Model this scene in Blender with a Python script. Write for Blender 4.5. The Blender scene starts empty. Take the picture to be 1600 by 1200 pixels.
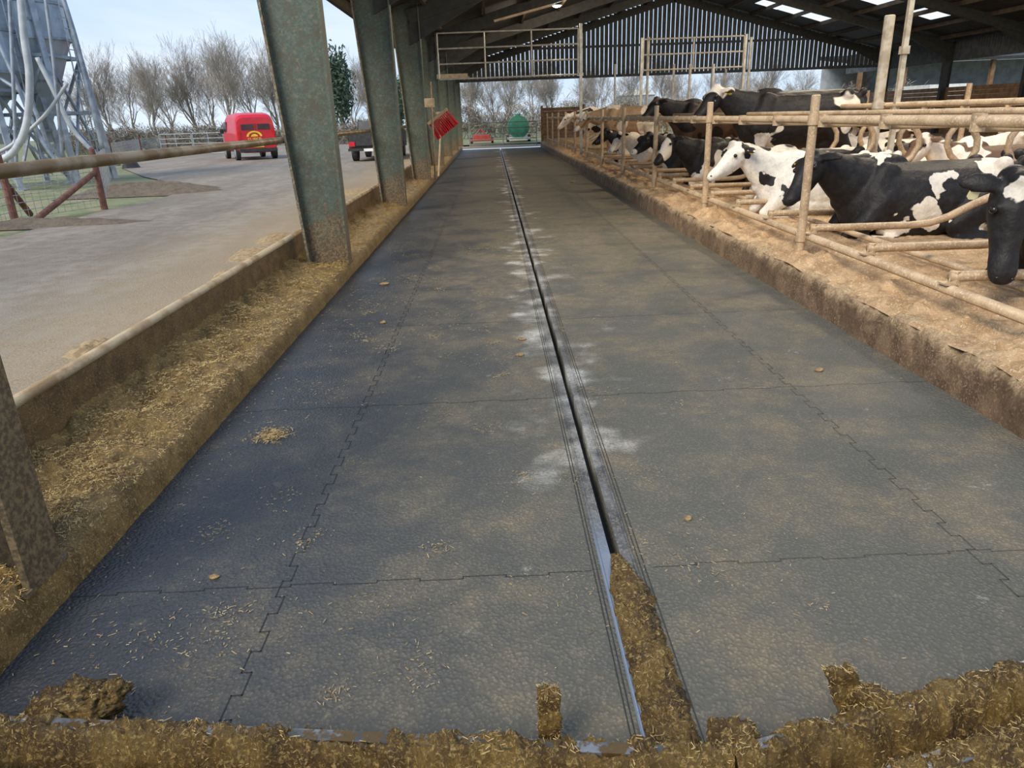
import bpy, bmesh, math, random
from mathutils import Vector, Matrix, noise
R=math.radians
random.seed(7)
S=bpy.context.scene; COL=S.collection
S.view_settings.view_transform='Standard'
# ---------------------------------------------------------------- camera
AX=Vector((.99902,-.04273,.01274)); AY=Vector((-.02696,-.35128,.93590)); AD=Vector((.03551,.93523,.35222)); F=1111.0; H=1.7
def at(px,py,Y):
    r=Vector((px-800,py-600,F)); k=Y/r.dot(AY); return Vector((r.dot(AX)*k,Y,H-r.dot(AD)*k))
def onz(px,py,z):
    r=Vector((px-800,py-600,F)); k=(H-z)/r.dot(AD); return Vector((r.dot(AX)*k,r.dot(AY)*k,z))
cd=bpy.data.cameras.new('camera'); cam=bpy.data.objects.new('camera',cd); COL.objects.link(cam)
cd.sensor_width=36; cd.lens=F/1600*36; cd.clip_end=600
u=Vector((AX.x,AY.x,-AD.x)).normalized(); v=Vector((AX.y,AY.y,-AD.y)).normalized(); w=u.cross(v)
v=w.cross(u)
m=Matrix.Identity(4)
for i in range(3):
    m[i][0]=u[i]; m[i][1]=-v[i]; m[i][2]=-w[i]
m[0][3]=0;m[1][3]=0;m[2][3]=H
cam.matrix_world=m; S.camera=cam
# ---------------------------------------------------------------- materials
def newmat(name):
    mt=bpy.data.materials.new(name); mt.use_nodes=True
    nt=mt.node_tree; b=nt.nodes['Principled BSDF']; return mt,nt,b
def N(nt,t,**k):
    n=nt.nodes.new(t)
    for a,b in k.items():
        if a in n.inputs: n.inputs[a].default_value=b
        else: setattr(n,a,b)
    return n
def L(nt,a,b): nt.links.new(a,b)
def c4(c): return (c[0],c[1],c[2],1)
def coords(nt): return N(nt,'ShaderNodeTexCoord').outputs['Object']
def noise_n(nt,vec,scale,detail=4,rough=.55,dist=0):
    n=N(nt,'ShaderNodeTexNoise'); n.inputs['Scale'].default_value=scale; n.inputs['Detail'].default_value=detail
    n.inputs['Roughness'].default_value=rough; n.inputs['Distortion'].default_value=dist
    L(nt,vec,n.inputs['Vector']); return n.outputs[0]
def ramp(nt,fac,a,b):
    n=N(nt,'ShaderNodeMapRange'); n.clamp=True; n.interpolation_type='SMOOTHSTEP'
    n.inputs[1].default_value=a; n.inputs[2].default_value=b; L(nt,fac,n.inputs[0]); return n.outputs[0]
def mix(nt,fac,c1,c2):
    n=N(nt,'ShaderNodeMix',data_type='RGBA')
    if isinstance(fac,(int,float)): n.inputs[0].default_value=fac
    else: L(nt,fac,n.inputs[0])
    for s,c in ((6,c1),(7,c2)):
        if isinstance(c,tuple): n.inputs[s].default_value=c4(c)
        else: L(nt,c,n.inputs[s])
    return n.outputs[2]
def mth(nt,op,a,b=None):
    n=N(nt,'ShaderNodeMath',operation=op)
    for i,x in enumerate((a,b)):
        if x is None: continue
        if isinstance(x,(int,float)): n.inputs[i].default_value=x
        else: L(nt,x,n.inputs[i])
    return n.outputs[0]
def bump(nt,b,h,strength,dist=.01,prev=None):
    n=N(nt,'ShaderNodeBump'); n.inputs['Strength'].default_value=strength; n.inputs['Distance'].default_value=dist
    L(nt,h,n.inputs['Height'])
    if prev is not None: L(nt,prev,n.inputs['Normal'])
    L(nt,n.outputs[0],b.inputs['Normal']); return n.outputs[0]
def M(name,c1,c2=None,scale=6,rough=.6,metal=0,bs=0,bscale=40,lo=.4,hi=.62,c3=None,s3=60,lo3=.55,hi3=.65,bd=.01):
    mt,nt,b=newmat(name); vec=coords(nt)
    if c2 is None: b.inputs['Base Color'].default_value=c4(c1)
    else:
        col=mix(nt,ramp(nt,noise_n(nt,vec,scale,6),lo,hi),c1,c2)
        if c3 is not None: col=mix(nt,ramp(nt,noise_n(nt,vec,s3,3),lo3,hi3),col,c3)
        L(nt,col,b.inputs['Base Color'])
    b.inputs['Roughness'].default_value=rough; b.inputs['Metallic'].default_value=metal
    if bs: bump(nt,b,noise_n(nt,vec,bscale,5),bs,bd)
    return mt
def colmat(name,dz,dk=1.0,gdark=1.0):
    mt,nt,b=newmat(name); vec=coords(nt)
    sp=N(nt,'ShaderNodeSeparateXYZ'); L(nt,vec,sp.inputs[0])
    n1=noise_n(nt,vec,5,8,.7); n2=noise_n(nt,vec,45,6,.7); n3=noise_n(nt,vec,18,6,.7)
    g=gdark
    green=mix(nt,ramp(nt,n2,.42,.6),(.062*g,.082*g,.060*g),(.10*g,.122*g,.085*g))
    green=mix(nt,ramp(nt,n1,.44,.64),green,(.080*g,.068*g,.042*g))
    green=mix(nt,mth(nt,'MULTIPLY',ramp(nt,n3,.55,.64),.7),green,(.18*g,.15*g,.095*g))
    zz=mth(nt,'ADD',sp.outputs[2],mth(nt,'MULTIPLY',mth(nt,'SUBTRACT',n1,.5),-1.6))
    dirt=mix(nt,ramp(nt,n2,.42,.62),(.075*dk,.052*dk,.028*dk),(.20*dk,.14*dk,.07*dk))
    c=mix(nt,ramp(nt,zz,dz,dz+.5),dirt,green)
    L(nt,c,b.inputs['Base Color']); b.inputs['Roughness'].default_value=.6
    bump(nt,b,n2,.4,.006); return mt
MC=colmat('green_paint_dirty',.25); MC0=colmat('green_paint_mucky',1.5,.85); MCW=colmat('green_paint_recess_shade',1.5,.28,.4)  # last one: nearest column's web, recess shade put into its colour
MFL=M('flange_rust',(.14,.11,.07),(.075,.078,.052),8,.6,0,.4,60,c3=(.24,.18,.10),s3=30,lo3=.48,hi3=.6)
MGALV=M('galvanised',(.42,.44,.45),(.30,.31,.31),9,.4,.6,.1,60)
MGATE=M('gate_galv',(.60,.58,.52),(.43,.41,.36),6,.5,.3)
MPIPE=M('dusty_pipe',(.49,.345,.205),(.35,.235,.13),5,.5,.05,.25,70,c3=(.60,.46,.30),s3=60,lo3=.5,hi3=.7)
MWHITEP=M('chalky_pipe',(.52,.45,.34),(.36,.29,.20),8,.55,.15,.3,50)
MRAILL=M('worn_brown_pipe',(.17,.11,.055),(.28,.22,.145),5,.4,.3,.2,60)
MTOPR=M('worn_tan_pipe',(.44,.34,.21),(.27,.18,.09),4,.5,.1,.4,60)
MSTEEL=M('wet_steel',(.26,.265,.27),(.10,.095,.085),14,.34,.6,.3,50,c3=(.15,.09,.035),s3=24,lo3=.46,hi3=.56)
MDARK=M('roof_dark',(.028,.024,.020),(.045,.038,.032),3,.85,0,.2,20)
MRAFT=M('rafter_dark',(.020,.021,.019),(.035,.032,.026),5,.7)
MTIM=M('purlin_timber',(.050,.034,.022),(.08,.058,.036),4,.8)
MSLAT=M('slat_dark',(.045,.049,.055),(.072,.077,.083),4,.8)
MBARK=M('bark',(.19,.165,.135),(.27,.24,.20),5,.9)
MTWIG=M('twig',(.25,.215,.18),(.35,.31,.27),2,.9)
MWOOD=M('fence_wood',(.12,.05,.04),(.19,.09,.065),9,.8,0,.4,40)
MBOARD=M('brown_board',(.15,.08,.04),(.23,.135,.07),4,.75,0,.3,30)
MPALE=M('pale_wood',(.55,.42,.27),(.42,.30,.18),8,.7)
MSILO=M('silo_metal',(.44,.50,.56),(.34,.39,.45),2,.4,.3,.1,20)
MSILOD=M('silo_leg',(.36,.40,.45),(.25,.28,.32),4,.45,.45)
MPLAS=M('grey_tube',(.50,.52,.54),(.38,.40,.42),3,.4)
MRED=M('van_red',(.60,.012,.03),(.50,.01,.025),3,.3)
MREDM=M('implement_red',(.42,.06,.045),(.30,.05,.04),5,.5)
MBLK=M('black_rubber',(.02,.02,.022),(.035,.035,.035),9,.6)
MGLASS=M('dark_glass',(.05,.03,.035),(.08,.04,.045),3,.15)
MYEL=M('yellow_paint',(.9,.6,.05),(.8,.5,.03),5,.5)
MREDL=M('tail_light',(.5,.01,.01),(.6,.03,.02),5,.2)
MWHT=M('white_plastic',(.75,.75,.72),(.65,.65,.62),5,.5)
MGRN=M('tank_green',(.02,.13,.085),(.03,.17,.11),3,.4)
MBR=M('broom_red',(.85,.012,.02),(.45,.01,.015),40,.6,0,.8,120)
MSTRAW=M('straw',(.55,.39,.155),(.29,.18,.06),30,.7,lo=.42,hi=.58)
MSTRAWF=M('floor_straw',(.40,.305,.165),(.26,.18,.09),12,.8,lo=.42,hi=.58)
MDUNG=M('dung',(.20,.12,.045),(.34,.23,.10),40,.4,0,.8,60)
def mud(name,a,b_,c,rough,bs,sc=1.0):
    mt,nt,b=newmat(name); vec=coords(nt)
    n1=noise_n(nt,vec,7*sc,8,.65); n2=noise_n(nt,vec,70*sc,6,.7,1.0); n3=noise_n(nt,vec,180*sc,3,.6)
    col=mix(nt,ramp(nt,n1,.38,.62),a,b_); col=mix(nt,ramp(nt,n2,.50,.64),col,c)
    L(nt,col,b.inputs['Base Color']); b.inputs['Roughness'].default_value=rough
    p=bump(nt,b,n2,bs,.02); bump(nt,b,n3,bs*.7,.006,p); return mt
MMUCK=mud('wet_muck',(.080,.043,.011),(.20,.118,.029),(.44,.30,.095),.20,1.0)
MLEDGE=mud('ledge_muck',(.145,.082,.02),(.28,.172,.048),(.50,.345,.125),.45,1.0)
MWALL=mud('mucky_wall',(.085,.048,.018),(.165,.10,.036),(.30,.20,.085),.5,.9)
MBED=mud('sawdust',(.47,.275,.13),(.70,.455,.24),(.88,.66,.41),.9,1.0,.8)
MGRASS=M('grass',(.12,.15,.055),(.20,.21,.10),.6,.9,0,.5,8,c3=(.26,.22,.13),s3=3,lo3=.45)
MSOIL=mud('soil',(.11,.08,.055),(.17,.13,.09),(.24,.19,.13),.9,.8)
MLEAF=M('bush_leaf',(.20,.17,.13),(.29,.25,.19),1.2,.9,c3=(.16,.16,.09),s3=.5)
MEVER=M('evergreen',(.055,.085,.055),(.085,.125,.075),1.5,.9)
def kerbmat():
    mt,nt,b=newmat('kerb_crust'); vec=coords(nt)
    sp=N(nt,'ShaderNodeSeparateXYZ'); L(nt,vec,sp.inputs[0])
    n1=noise_n(nt,vec,6,8,.65); n2=noise_n(nt,vec,60,6,.75,.6); n3=noise_n(nt,vec,170,3,.6); n4=noise_n(nt,vec,2.0,5,.6)
    c=mix(nt,ramp(nt,n1,.38,.62),(.155,.088,.045),(.30,.185,.10)); c=mix(nt,ramp(nt,n2,.50,.64),c,(.50,.335,.19))
    c=mix(nt,mth(nt,'MULTIPLY',ramp(nt,n4,.5,.62),.5),c,(.13,.075,.035))
    z=mth(nt,'ADD',sp.outputs[2],mth(nt,'MULTIPLY',mth(nt,'SUBTRACT',n1,.5),.26))
    c=mix(nt,mth(nt,'MULTIPLY',ramp(nt,z,.18,.30),.9),c,mix(nt,ramp(nt,n2,.4,.6),(.54,.345,.17),(.84,.62,.37)))
    L(nt,c,b.inputs['Base Color']); b.inputs['Roughness'].default_value=.85
    p=bump(nt,b,n2,1.0,.025); bump(nt,b,n3,.7,.008,p); return mt
MKERB=kerbmat()
def yardmat():
    mt,nt,b=newmat('yard_concrete'); vec=coords(nt)
    sp=N(nt,'ShaderNodeSeparateXYZ'); L(nt,vec,sp.inputs[0])
    mp=N(nt,'ShaderNodeMapping'); mp.inputs['Scale'].default_value=(1,.22,1); L(nt,vec,mp.inputs[0])
    n1=noise_n(nt,mp.outputs[0],1.0,8,.65,.3); n2=noise_n(nt,vec,4,8,.7); n3=noise_n(nt,vec,55,5,.7)
    c=mix(nt,ramp(nt,n1,.34,.66),(.205,.17,.13),(.31,.265,.21))
    c=mix(nt,mth(nt,'MULTIPLY',ramp(nt,n2,.42,.64),.7),c,(.16,.12,.08))
    near=ramp(nt,mth(nt,'ADD',sp.outputs[0],mth(nt,'MULTIPLY',mth(nt,'SUBTRACT',n2,.5),2.4)),-5.4,-2.8)
    c=mix(nt,mth(nt,'MULTIPLY',near,ramp(nt,n3,.36,.58)),c,(.39,.28,.15))
    c=mix(nt,ramp(nt,n3,.57,.66),c,(.44,.36,.25))
    L(nt,c,b.inputs['Base Color']); b.inputs['Roughness'].default_value=.75
    bump(nt,b,n3,.6,.03); return mt
MYARD=yardmat()
def lime_mask(nt,vec,X,Y):
    mp=N(nt,'ShaderNodeMapping'); mp.inputs['Scale'].default_value=(1.0,.95,1); L(nt,vec,mp.inputs[0])
    nl=noise_n(nt,mp.outputs[0],2.6,7,.52,0)
    dx=mth(nt,'ABSOLUTE',mth(nt,'SUBTRACT',X,.43))
    lm=ramp(nt,mth(nt,'SUBTRACT',nl,mth(nt,'MULTIPLY',dx,.50)),.38,.74)
    fine=noise_n(nt,vec,60,6,.75)
    lm=mth(nt,'MULTIPLY',lm,mth(nt,'ADD',mth(nt,'MULTIPLY',ramp(nt,fine,.36,.60),.8),.35))
    return mth(nt,'MULTIPLY',lm,ramp(nt,Y,2.4,3.8))
def floormat(strip=False):
    mt,nt,b=newmat('edge_strip' if strip else 'rubber_mat'); vec=coords(nt)
    sp=N(nt,'ShaderNodeSeparateXYZ'); L(nt,vec,sp.inputs[0]); X=sp.outputs[0]; Y=sp.outputs[1]
    n1=noise_n(nt,vec,1.7,8,.66,.3); n2=noise_n(nt,vec,9,8,.75,.3); n3=noise_n(nt,vec,95,4,.65); n4=noise_n(nt,vec,180,3,.6)
    side=ramp(nt,mth(nt,'ADD',X,mth(nt,'MULTIPLY',mth(nt,'SUBTRACT',n1,.5),1.4)),-1.8,.5)
    vo=N(nt,'ShaderNodeTexVoronoi',feature='SMOOTH_F1'); vo.inputs['Scale'].default_value=72; vo.inputs['Smoothness'].default_value=.5; L(nt,vec,vo.inputs['Vector'])
    if strip:
        c=mix(nt,ramp(nt,n2,.4,.6),(.045,.047,.052),(.11,.112,.115)); c=mix(nt,ramp(nt,n3,.52,.61),c,(.21,.18,.13))
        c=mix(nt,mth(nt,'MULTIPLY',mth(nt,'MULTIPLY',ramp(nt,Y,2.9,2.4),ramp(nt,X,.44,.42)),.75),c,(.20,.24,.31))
    else:
        c=mix(nt,side,(.042,.045,.053),(.128,.122,.098))
        dist=ramp(nt,Y,2.0,14.0)
        dm=mth(nt,'MULTIPLY',ramp(nt,mth(nt,'ADD',n1,mth(nt,'MULTIPLY',dist,.16)),.42,.70),mth(nt,'ADD',mth(nt,'MULTIPLY',side,.75),.06))
        gr=mth(nt,'ADD',mth(nt,'MULTIPLY',ramp(nt,n2,.35,.65),.6),.4)
        c=mix(nt,mth(nt,'MULTIPLY',mth(nt,'MULTIPLY',dm,gr),.9),c,(.29,.22,.125))
        c=mix(nt,mth(nt,'MULTIPLY',ramp(nt,n2,.55,.74),.45),c,(.30,.24,.15))
        st=ramp(nt,vo.outputs['Distance'],.15,.50)
        c=mix(nt,mth(nt,'MULTIPLY',st,.38),c,(.018,.018,.018))
        sf=mth(nt,'MULTIPLY',ramp(nt,n3,.60,.66),ramp(nt,n1,.42,.62))
        c=mix(nt,mth(nt,'MULTIPLY',sf,.5),c,(.44,.34,.19))
        c=mix(nt,mth(nt,'MULTIPLY',ramp(nt,n4,.66,.70),.45),c,(.48,.40,.27))
    c=mix(nt,mth(nt,'MULTIPLY',lime_mask(nt,vec,X,Y),.7 if strip else .95),c,(.78,.745,.66))
    if not strip: c=mix(nt,mth(nt,'MULTIPLY',mth(nt,'MULTIPLY',ramp(nt,noise_n(nt,vec,3.3,9,.85,.4),.60,.70),ramp(nt,X,-.9,0)),.5),c,(.53,.50,.43))
    L(nt,c,b.inputs['Base Color'])
    if strip: b.inputs['Roughness'].default_value=.5; b.inputs['Metallic'].default_value=.1
    else:
        rr=N(nt,'ShaderNodeMapRange'); L(nt,side,rr.inputs[0]); rr.inputs[3].default_value=.40; rr.inputs[4].default_value=.8
        L(nt,rr.outputs[0],b.inputs['Roughness']); b.inputs['Specular IOR Level'].default_value=.4
        inv=mth(nt,'SUBTRACT',1,vo.outputs['Distance'])
        bump(nt,b,inv,.9,.007)
    return mt
MFLOOR=floormat(); MSTRIP=floormat(True)
# ---------------------------------------------------------------- mesh builder
class MB:
    def __init__(s): s.v=[]; s.f=[]
    def quad(s,*p):
        n=len(s.v); s.v+= [tuple(q) for q in p]; s.f.append(tuple(range(n,n+len(p))))
    def box(s,x0,x1,y0,y1,z0,z1):
        n=len(s.v)
        s.v+=[(x0,y0,z0),(x1,y0,z0),(x1,y1,z0),(x0,y1,z0),(x0,y0,z1),(x1,y0,z1),(x1,y1,z1),(x0,y1,z1)]
        for f in ((0,3,2,1),(4,5,6,7),(0,1,5,4),(1,2,6,5),(2,3,7,6),(3,0,4,7)): s.f.append(tuple(n+i for i in f))
        return s
    def beam(s,a,b,w,h,up=(0,0,1)):
        a=Vector(a);b=Vector(b);t=(b-a).normalized();sd=t.cross(Vector(up))
        if sd.length<1e-4: sd=Vector((1,0,0))
        sd.normalize(); n=sd.cross(t); k=len(s.v)
        for p in (a,b):
            for i,j in ((-1,-1),(1,-1),(1,1),(-1,1)): s.v.append(tuple(p+sd*i*w/2+n*j*h/2))
        for f in ((0,3,2,1),(4,5,6,7),(0,1,5,4),(1,2,6,5),(2,3,7,6),(3,0,4,7)): s.f.append(tuple(k+i for i in f))
        return s
    def loft(s,st,seg=12,up=(0,0,1),caps=True,rnd=False):
        st=[(Vector(c),a,b) for c,a,b in st]
        if rnd:
            (c0,a0,b0),(c1,_,_)=st[0],st[1]; t=(c0-c1).normalized(); e=min(a0,b0)
            pre=[(c0+t*e*q,a0*k,b0*k) for q,k in ((.92,.35),(.6,.78))]
            (c0,a0,b0),(c1,_,_)=st[-1],st[-2]; t=(c0-c1).normalized(); e=min(a0,b0)
            st=pre+st+[(c0+t*e*q,a0*k,b0*k) for q,k in ((.6,.78),(.92,.35))]
        n=len(s.v); K=len(st); up=Vector(up); lastsd=None
        for i,(c,a,b) in enumerate(st):
            t=(st[min(i+1,K-1)][0]-st[max(i-1,0)][0]).normalized()
            sd=t.cross(up)
            if sd.length<.12: sd=lastsd if lastsd else t.cross(Vector((1,.01,0)))
            sd=(sd-t*sd.dot(t)).normalized()
            if lastsd and sd.dot(lastsd)<0: sd=-sd
            lastsd=sd; nn=sd.cross(t)
            for j in range(seg):
                g=2*math.pi*j/seg; s.v.append(tuple(c+sd*a*math.cos(g)+nn*b*math.sin(g)))
        for i in range(K-1):
            for j in range(seg):
                j2=(j+1)%seg; s.f.append((n+i*seg+j,n+(i+1)*seg+j,n+(i+1)*seg+j2,n+i*seg+j2))
        if caps:
            s.f.append(tuple(n+j for j in range(seg))); s.f.append(tuple(n+(K-1)*seg+j for j in reversed(range(seg))))
        return s
    def tube(s,pts,r,seg=8,caps=True):
        if isinstance(r,(int,float)): r=[r]*len(pts)
        return s.loft([(p,q,q) for p,q in zip(pts,r)],seg,caps=caps)
    def ell(s,c,rx,ry,rz,seg=14,rings=8):
        n=len(s.v); c=Vector(c)
        for i in range(rings+1):
            a=math.pi*i/rings
            for j in range(seg):
                g=2*math.pi*j/seg
                s.v.append((c.x+rx*math.sin(a)*math.cos(g),c.y+ry*math.sin(a)*math.sin(g),c.z+rz*math.cos(a)))
        for i in range(rings):
            for j in range(seg):
                j2=(j+1)%seg; q=(n+i*seg+j,n+(i+1)*seg+j,n+(i+1)*seg+j2,n+i*seg+j2); s.f.append(q)
        return s
    def prism(s,poly,a,b,axis='x'):
        n=len(s.v); K=len(poly)
        for t in (a,b):
            for p,q in poly: s.v.append((t,p,q) if axis=='x' else ((p,t,q) if axis=='y' else (p,q,t)))
        s.f.append(tuple(range(n,n+K))); s.f.append(tuple(range(n+2*K-1,n+K-1,-1)))
        for i in range(K):
            j=(i+1)%K; s.f.append((n+i,n+j,n+K+j,n+K+i))
        return s
    def mesh(s,name,mat,smooth=False,fix=True,bevel=0):
        me=bpy.data.meshes.new(name); me.from_pydata(s.v,[],s.f)
        if fix or bevel:
            bm=bmesh.new(); bm.from_mesh(me)
            bmesh.ops.remove_doubles(bm,verts=bm.verts,dist=1e-5)
            if bevel: bmesh.ops.bevel(bm,geom=list(bm.edges),offset=bevel,segments=2,affect='EDGES',profile=.6)
            bmesh.ops.recalc_face_normals(bm,faces=bm.faces); bm.to_mesh(me); bm.free()
        if smooth: me.shade_smooth()
        if mat: me.materials.append(mat)
        me.update(); return me
    def obj(s,name,mat,parent=None,loc=None,**k):
        o=bpy.data.objects.new(name,s.mesh(name,mat,**k)); COL.objects.link(o)
        if parent: o.parent=parent
        if loc: o.location=loc
        return o
def tag(o,label,cat,group=None,kind=None):
    o['label']=label; o['category']=cat
    if group: o['group']=group
    if kind: o['kind']=kind
    return o
def thing(name,label,cat,loc=(0,0,0),rz=0,group=None):
    o=bpy.data.objects.new(name,None); o.empty_display_size=.1; COL.objects.link(o); o.location=loc; o.rotation_euler=(0,0,rz)
    return tag(o,label,cat,group)
def struct(o,label=None,cat=None):
    o['kind']='structure'
    if label: o['label']=label
    if cat: o['category']=cat
    return o
def dup(root,loc,rz=0,label=None,sc=None):
    r=root.copy(); COL.objects.link(r); r.location=loc; r.rotation_euler=(0,0,rz)
    if sc: r.scale=(sc,sc,sc)
    if label: r['label']=label
    for ch in list(root.children):
        c=ch.copy(); COL.objects.link(c); c.parent=r
        for g in list(ch.children):
            d=g.copy(); COL.objects.link(d); d.parent=c
    return r
ORD=['first','second','third','fourth','fifth','sixth','seventh','eighth','ninth','tenth','eleventh','twelfth','thirteenth','fourteenth','fifteenth','sixteenth','seventeenth','eighteenth','nineteenth','twentieth','twenty-first','twenty-second','twenty-third','twenty-fourth','twenty-fifth','twenty-sixth','twenty-seventh','twenty-eighth','twenty-ninth','thirtieth','thirty-first','thirty-second','thirty-third','thirty-fourth','thirty-fifth','thirty-sixth']
def nz(x,y,z,s): return noise.noise(Vector((x*s,y*s,z*s)))
def fb(x,y,z,s,o=4): return noise.fractal(Vector((x*s,y*s,z*s)),.9,2.1,o)
def yrows(y0,y1,k=.007,mn=.022):
    r=[y0];y=y0
    while y<y1: y+=max(mn,y*k); r.append(min(y,y1))
    return r
def swept(prof,ys,amp,name,mat,**kw):
    b=MB(); K=len(prof)
    for y in ys:
        for (x,z,a) in prof:
            d1=fb(x,y,z,3.5)*amp*a+fb(x,y,z+9,16,3)*amp*a*.45+fb(x,y,z+5,48,3)*amp*a*.2; d2=fb(x+7,y,z,5)*amp*a+fb(x+3,y,z,30,3)*amp*a*.5
            b.v.append((x+d2*.5,y,z+d1))
    for i in range(len(ys)-1):
        for j in range(K-1): n=i*K+j; b.f.append((n,n+1,n+K+1,n+K))
    return b.obj(name,mat,smooth=True,fix=False,**kw)
def dense(p,st=.022):
    out=[]
    for (a,b) in zip(p[:-1],p[1:]):
        n=max(1,int(math.hypot(b[0]-a[0],b[1]-a[1])/st))
        for i in range(n): t=i/n; out.append(tuple(a[k]*(1-t)+b[k]*t for k in range(3)))
    out.append(p[-1]); return out
# ---------------------------------------------------------------- floor and slot
YE=43.0
b=MB()
b.box(-1.95,.410,-2,YE,-.1,0); b.box(.450,2.95,-2,YE,-.1,0)
struct(b.obj('floor',MFLOOR),'dark studded rubber matting of the alley','floor')
b=MB(); b.quad((.40,-2,-.09),(.46,-2,-.09),(.46,YE,-.09),(.40,YE,-.09))
struct(b.obj('trim_1',M('slot_black',(.012,.01,.008),(.02,.015,.01),9,.5)),'dark bottom of the slot down the alley','slot')
for nm,x0,x1,lb in (('steel_edge_strip',.358,.410,'dark edge strip on the left lip of the alley slot'),('steel_edge_strip',.450,.502,'dark edge strip on the right lip of the alley slot')):
    b=MB(); b.box(x0,x1,-1,YE,0,.004); b.box(x0+.003 if x0<.4 else x1-.009,x0+.009 if x0<.4 else x1-.003,-1,YE,.004,.009)
    tag(b.obj(nm,MSTRIP),lb,'edge strip','edge strips along the slot')
MSEAM=M('seam_black',(.014,.014,.014))
def seam(pts,lab,wd=.005):
    b=MB()
    for p,q in zip(pts[:-1],pts[1:]):
        p=Vector((*p,.0));q=Vector((*q,.0));t=(q-p).normalized();s=Vector((-t.y,t.x,0))*wd/2
        p=p-t*wd/2;q=q+t*wd/2;z=Vector((0,0,.0015))
        b.quad(p-s+z,q-s+z,q+s+z,p+s+z)
    struct(b.obj('trim_2',MSEAM,fix=False),lab,'mat joint')
def jig_y(x,y0,y1,p=.20,a=.034):
    pts=[];y=y0
    while y<y1:
        pts+=[(x,y),(x,y+p*.5),(x+a,y+p*.5),(x+a,y+p)]; y+=p
    return pts
def jig_x(y,x0,x1):
    return [(q,p) for p,q in jig_y(y,x0,x1,.34,.014)]
seam(jig_y(-.91,1.3,24),'interlocking mat joint left of the slot',.0045); seam(jig_y(1.84,1.3,24),'interlocking mat joint right of the slot',.0045)
for k in range(7):
    y=2.36+k*1.86
    seam(jig_x(y,-1.72,.30),'mat joint across the left half',.0035); seam(jig_x(y+.02,.57,2.72),'mat joint across the right half',.0035)
for x in (.328,.342,.518,.534): seam([(x,1.2),(x,YE)],'straight groove beside the slot',.004)
# ---------------------------------------------------------------- left ledge
PL=dense([(-1.735,-.02,.2),(-1.745,.08,.5),(-1.77,.135,.7),(-1.82,.155,1),(-1.95,.150,1.3),(-2.15,.165,1.3),(-2.30,.20,1.2),(-2.42,.25,1)])
led=swept(PL,yrows(.5,YE,.006,.016),.042,'trim_3',MLEDGE); struct(led,'muck and straw covered kerb ledge along the left side','kerb')
b=MB(); b.box(-2.47,-2.40,.5,YE,0,.44)
wl=b.obj('wall_left',MWALL); struct(wl,'low mucky board wall between ledge and yard','low wall')
PW=dense([(-2.395,.20,.6),(-2.393,.32,.6),(-2.397,.43,.3)])
struct(swept(PW,yrows(.5,30,.01,.03),.02,'trim_4',MWALL),'crust of muck on the low wall','crust')
b=MB(); b.tube([(-2.43,.5,.455),(-2.43,YE,.455)],.034,12)
tag(b.obj('wall_top_rail',MTOPR,smooth=True),'tan worn pipe capping the low wall on the yard side','rail')
b=MB(); b.tube([(-2.36,0,1.54),(-2.36,YE,1.54)],.036,12)
tag(b.obj('side_rail',MRAILL,smooth=True),'brown pipe rail running behind the green columns at chest height','rail')
# ---------------------------------------------------------------- columns (tapered: web widens upward)
def ibeam_col(name,h,mat,lab,loc,xb=-.17,tp=.058,x1=.28,web=None,fw=.1):
    t=thing(name,lab,'column',loc,0,'green steel columns along the alley')
    xt=xb-tp*h
    b=MB(); b.prism([(xb,0),(x1,0),(x1,h),(xt,h)],-.01,.01,'y'); b.obj('web',web or mat,t)
    b=MB(); b.prism([(xb-.014,0),(xb+.014,0),(xt+.014,h),(xt-.014,h)],-fw,fw,'y'); b.obj('flange',MFL,t)
    b=MB(); b.box(x1-.014,x1+.014,-fw,fw,0,h); b.obj('flange',mat,t)
    b=MB(); b.box(xb-.03,x1+.02,-.13,.13,0,.02)
    for i in (xb+.08,x1-.08):
        for j in (-.08,.08): b.tube([(i,j,.02),(i,j,.05)],.014,6)
    b.obj('base_plate',mat,t)
    return t
FR=[2.5+6*k for k in range(8)]
ibeam_col('steel_column',4.4,MC0,'muck covered steel column at the lower left corner, nearest the camera',(-2.045,2.31,.13),web=MCW)
c1=ibeam_col('steel_column',4.35,MC,'wide green steel column, second from the camera, yard van left of it',(-2.045,FR[1],.13))
for k in range(2,8):
    dup(c1,(-2.045,FR[k],.13),0,'green steel column on the left kerb, %s from the camera'%ORD[k])
# ---------------------------------------------------------------- right kerb and beds
PR=dense([(2.745,-.02,.2),(2.752,.12,.7),(2.765,.22,1.0),(2.79,.262,1.2),(2.86,.275,1.2),(2.95,.26,1.1)])
struct(swept(PR,yrows(.8,YE,.005,.014),.034,'trim_5',MKERB),'crusty tan brown kerb along the right side of the alley','kerb')
def bedz(x,y):
    e=min(1,max(0,(x-2.80)/.12)); f=min(1,max(0,(x-3.2)/.5)); mid=max(0,1-abs(x-3.10)/.45)
    scoop=.11*mid*max(0,nz(x*.6,y,3,1.7)+.2)
    return .254+.026*e+.070*f+e*(fb(x,y,0,2.4)*.040*(.5+mid)+fb(x,y,3,8,3)*.032*(.5+mid)+fb(x,y,5,24,4)*.016)+scoop
b=MB(); xs=[2.80+.022*i for i in range(50)]+[3.90+.05*i for i in range(38)]+[5.9+.3*i for i in range(13)]; ys=yrows(1.5,YE,.0058,.021)
for y in ys:
    for x in xs: b.v.append((x,y,bedz(x,y) if x<5.8 else .33))
K=len(xs)
for i in range(len(ys)-1):
    for j in range(K-1): n=i*K+j; b.f.append((n,n+1,n+K+1,n+K))
struct(b.obj('cubicle_bed',MBED,smooth=True,fix=False),'orange sawdust bedding of the cubicles','bedding')
b=MB(); b.box(9.3,24,1,YE+1,-.1,.1)
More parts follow.
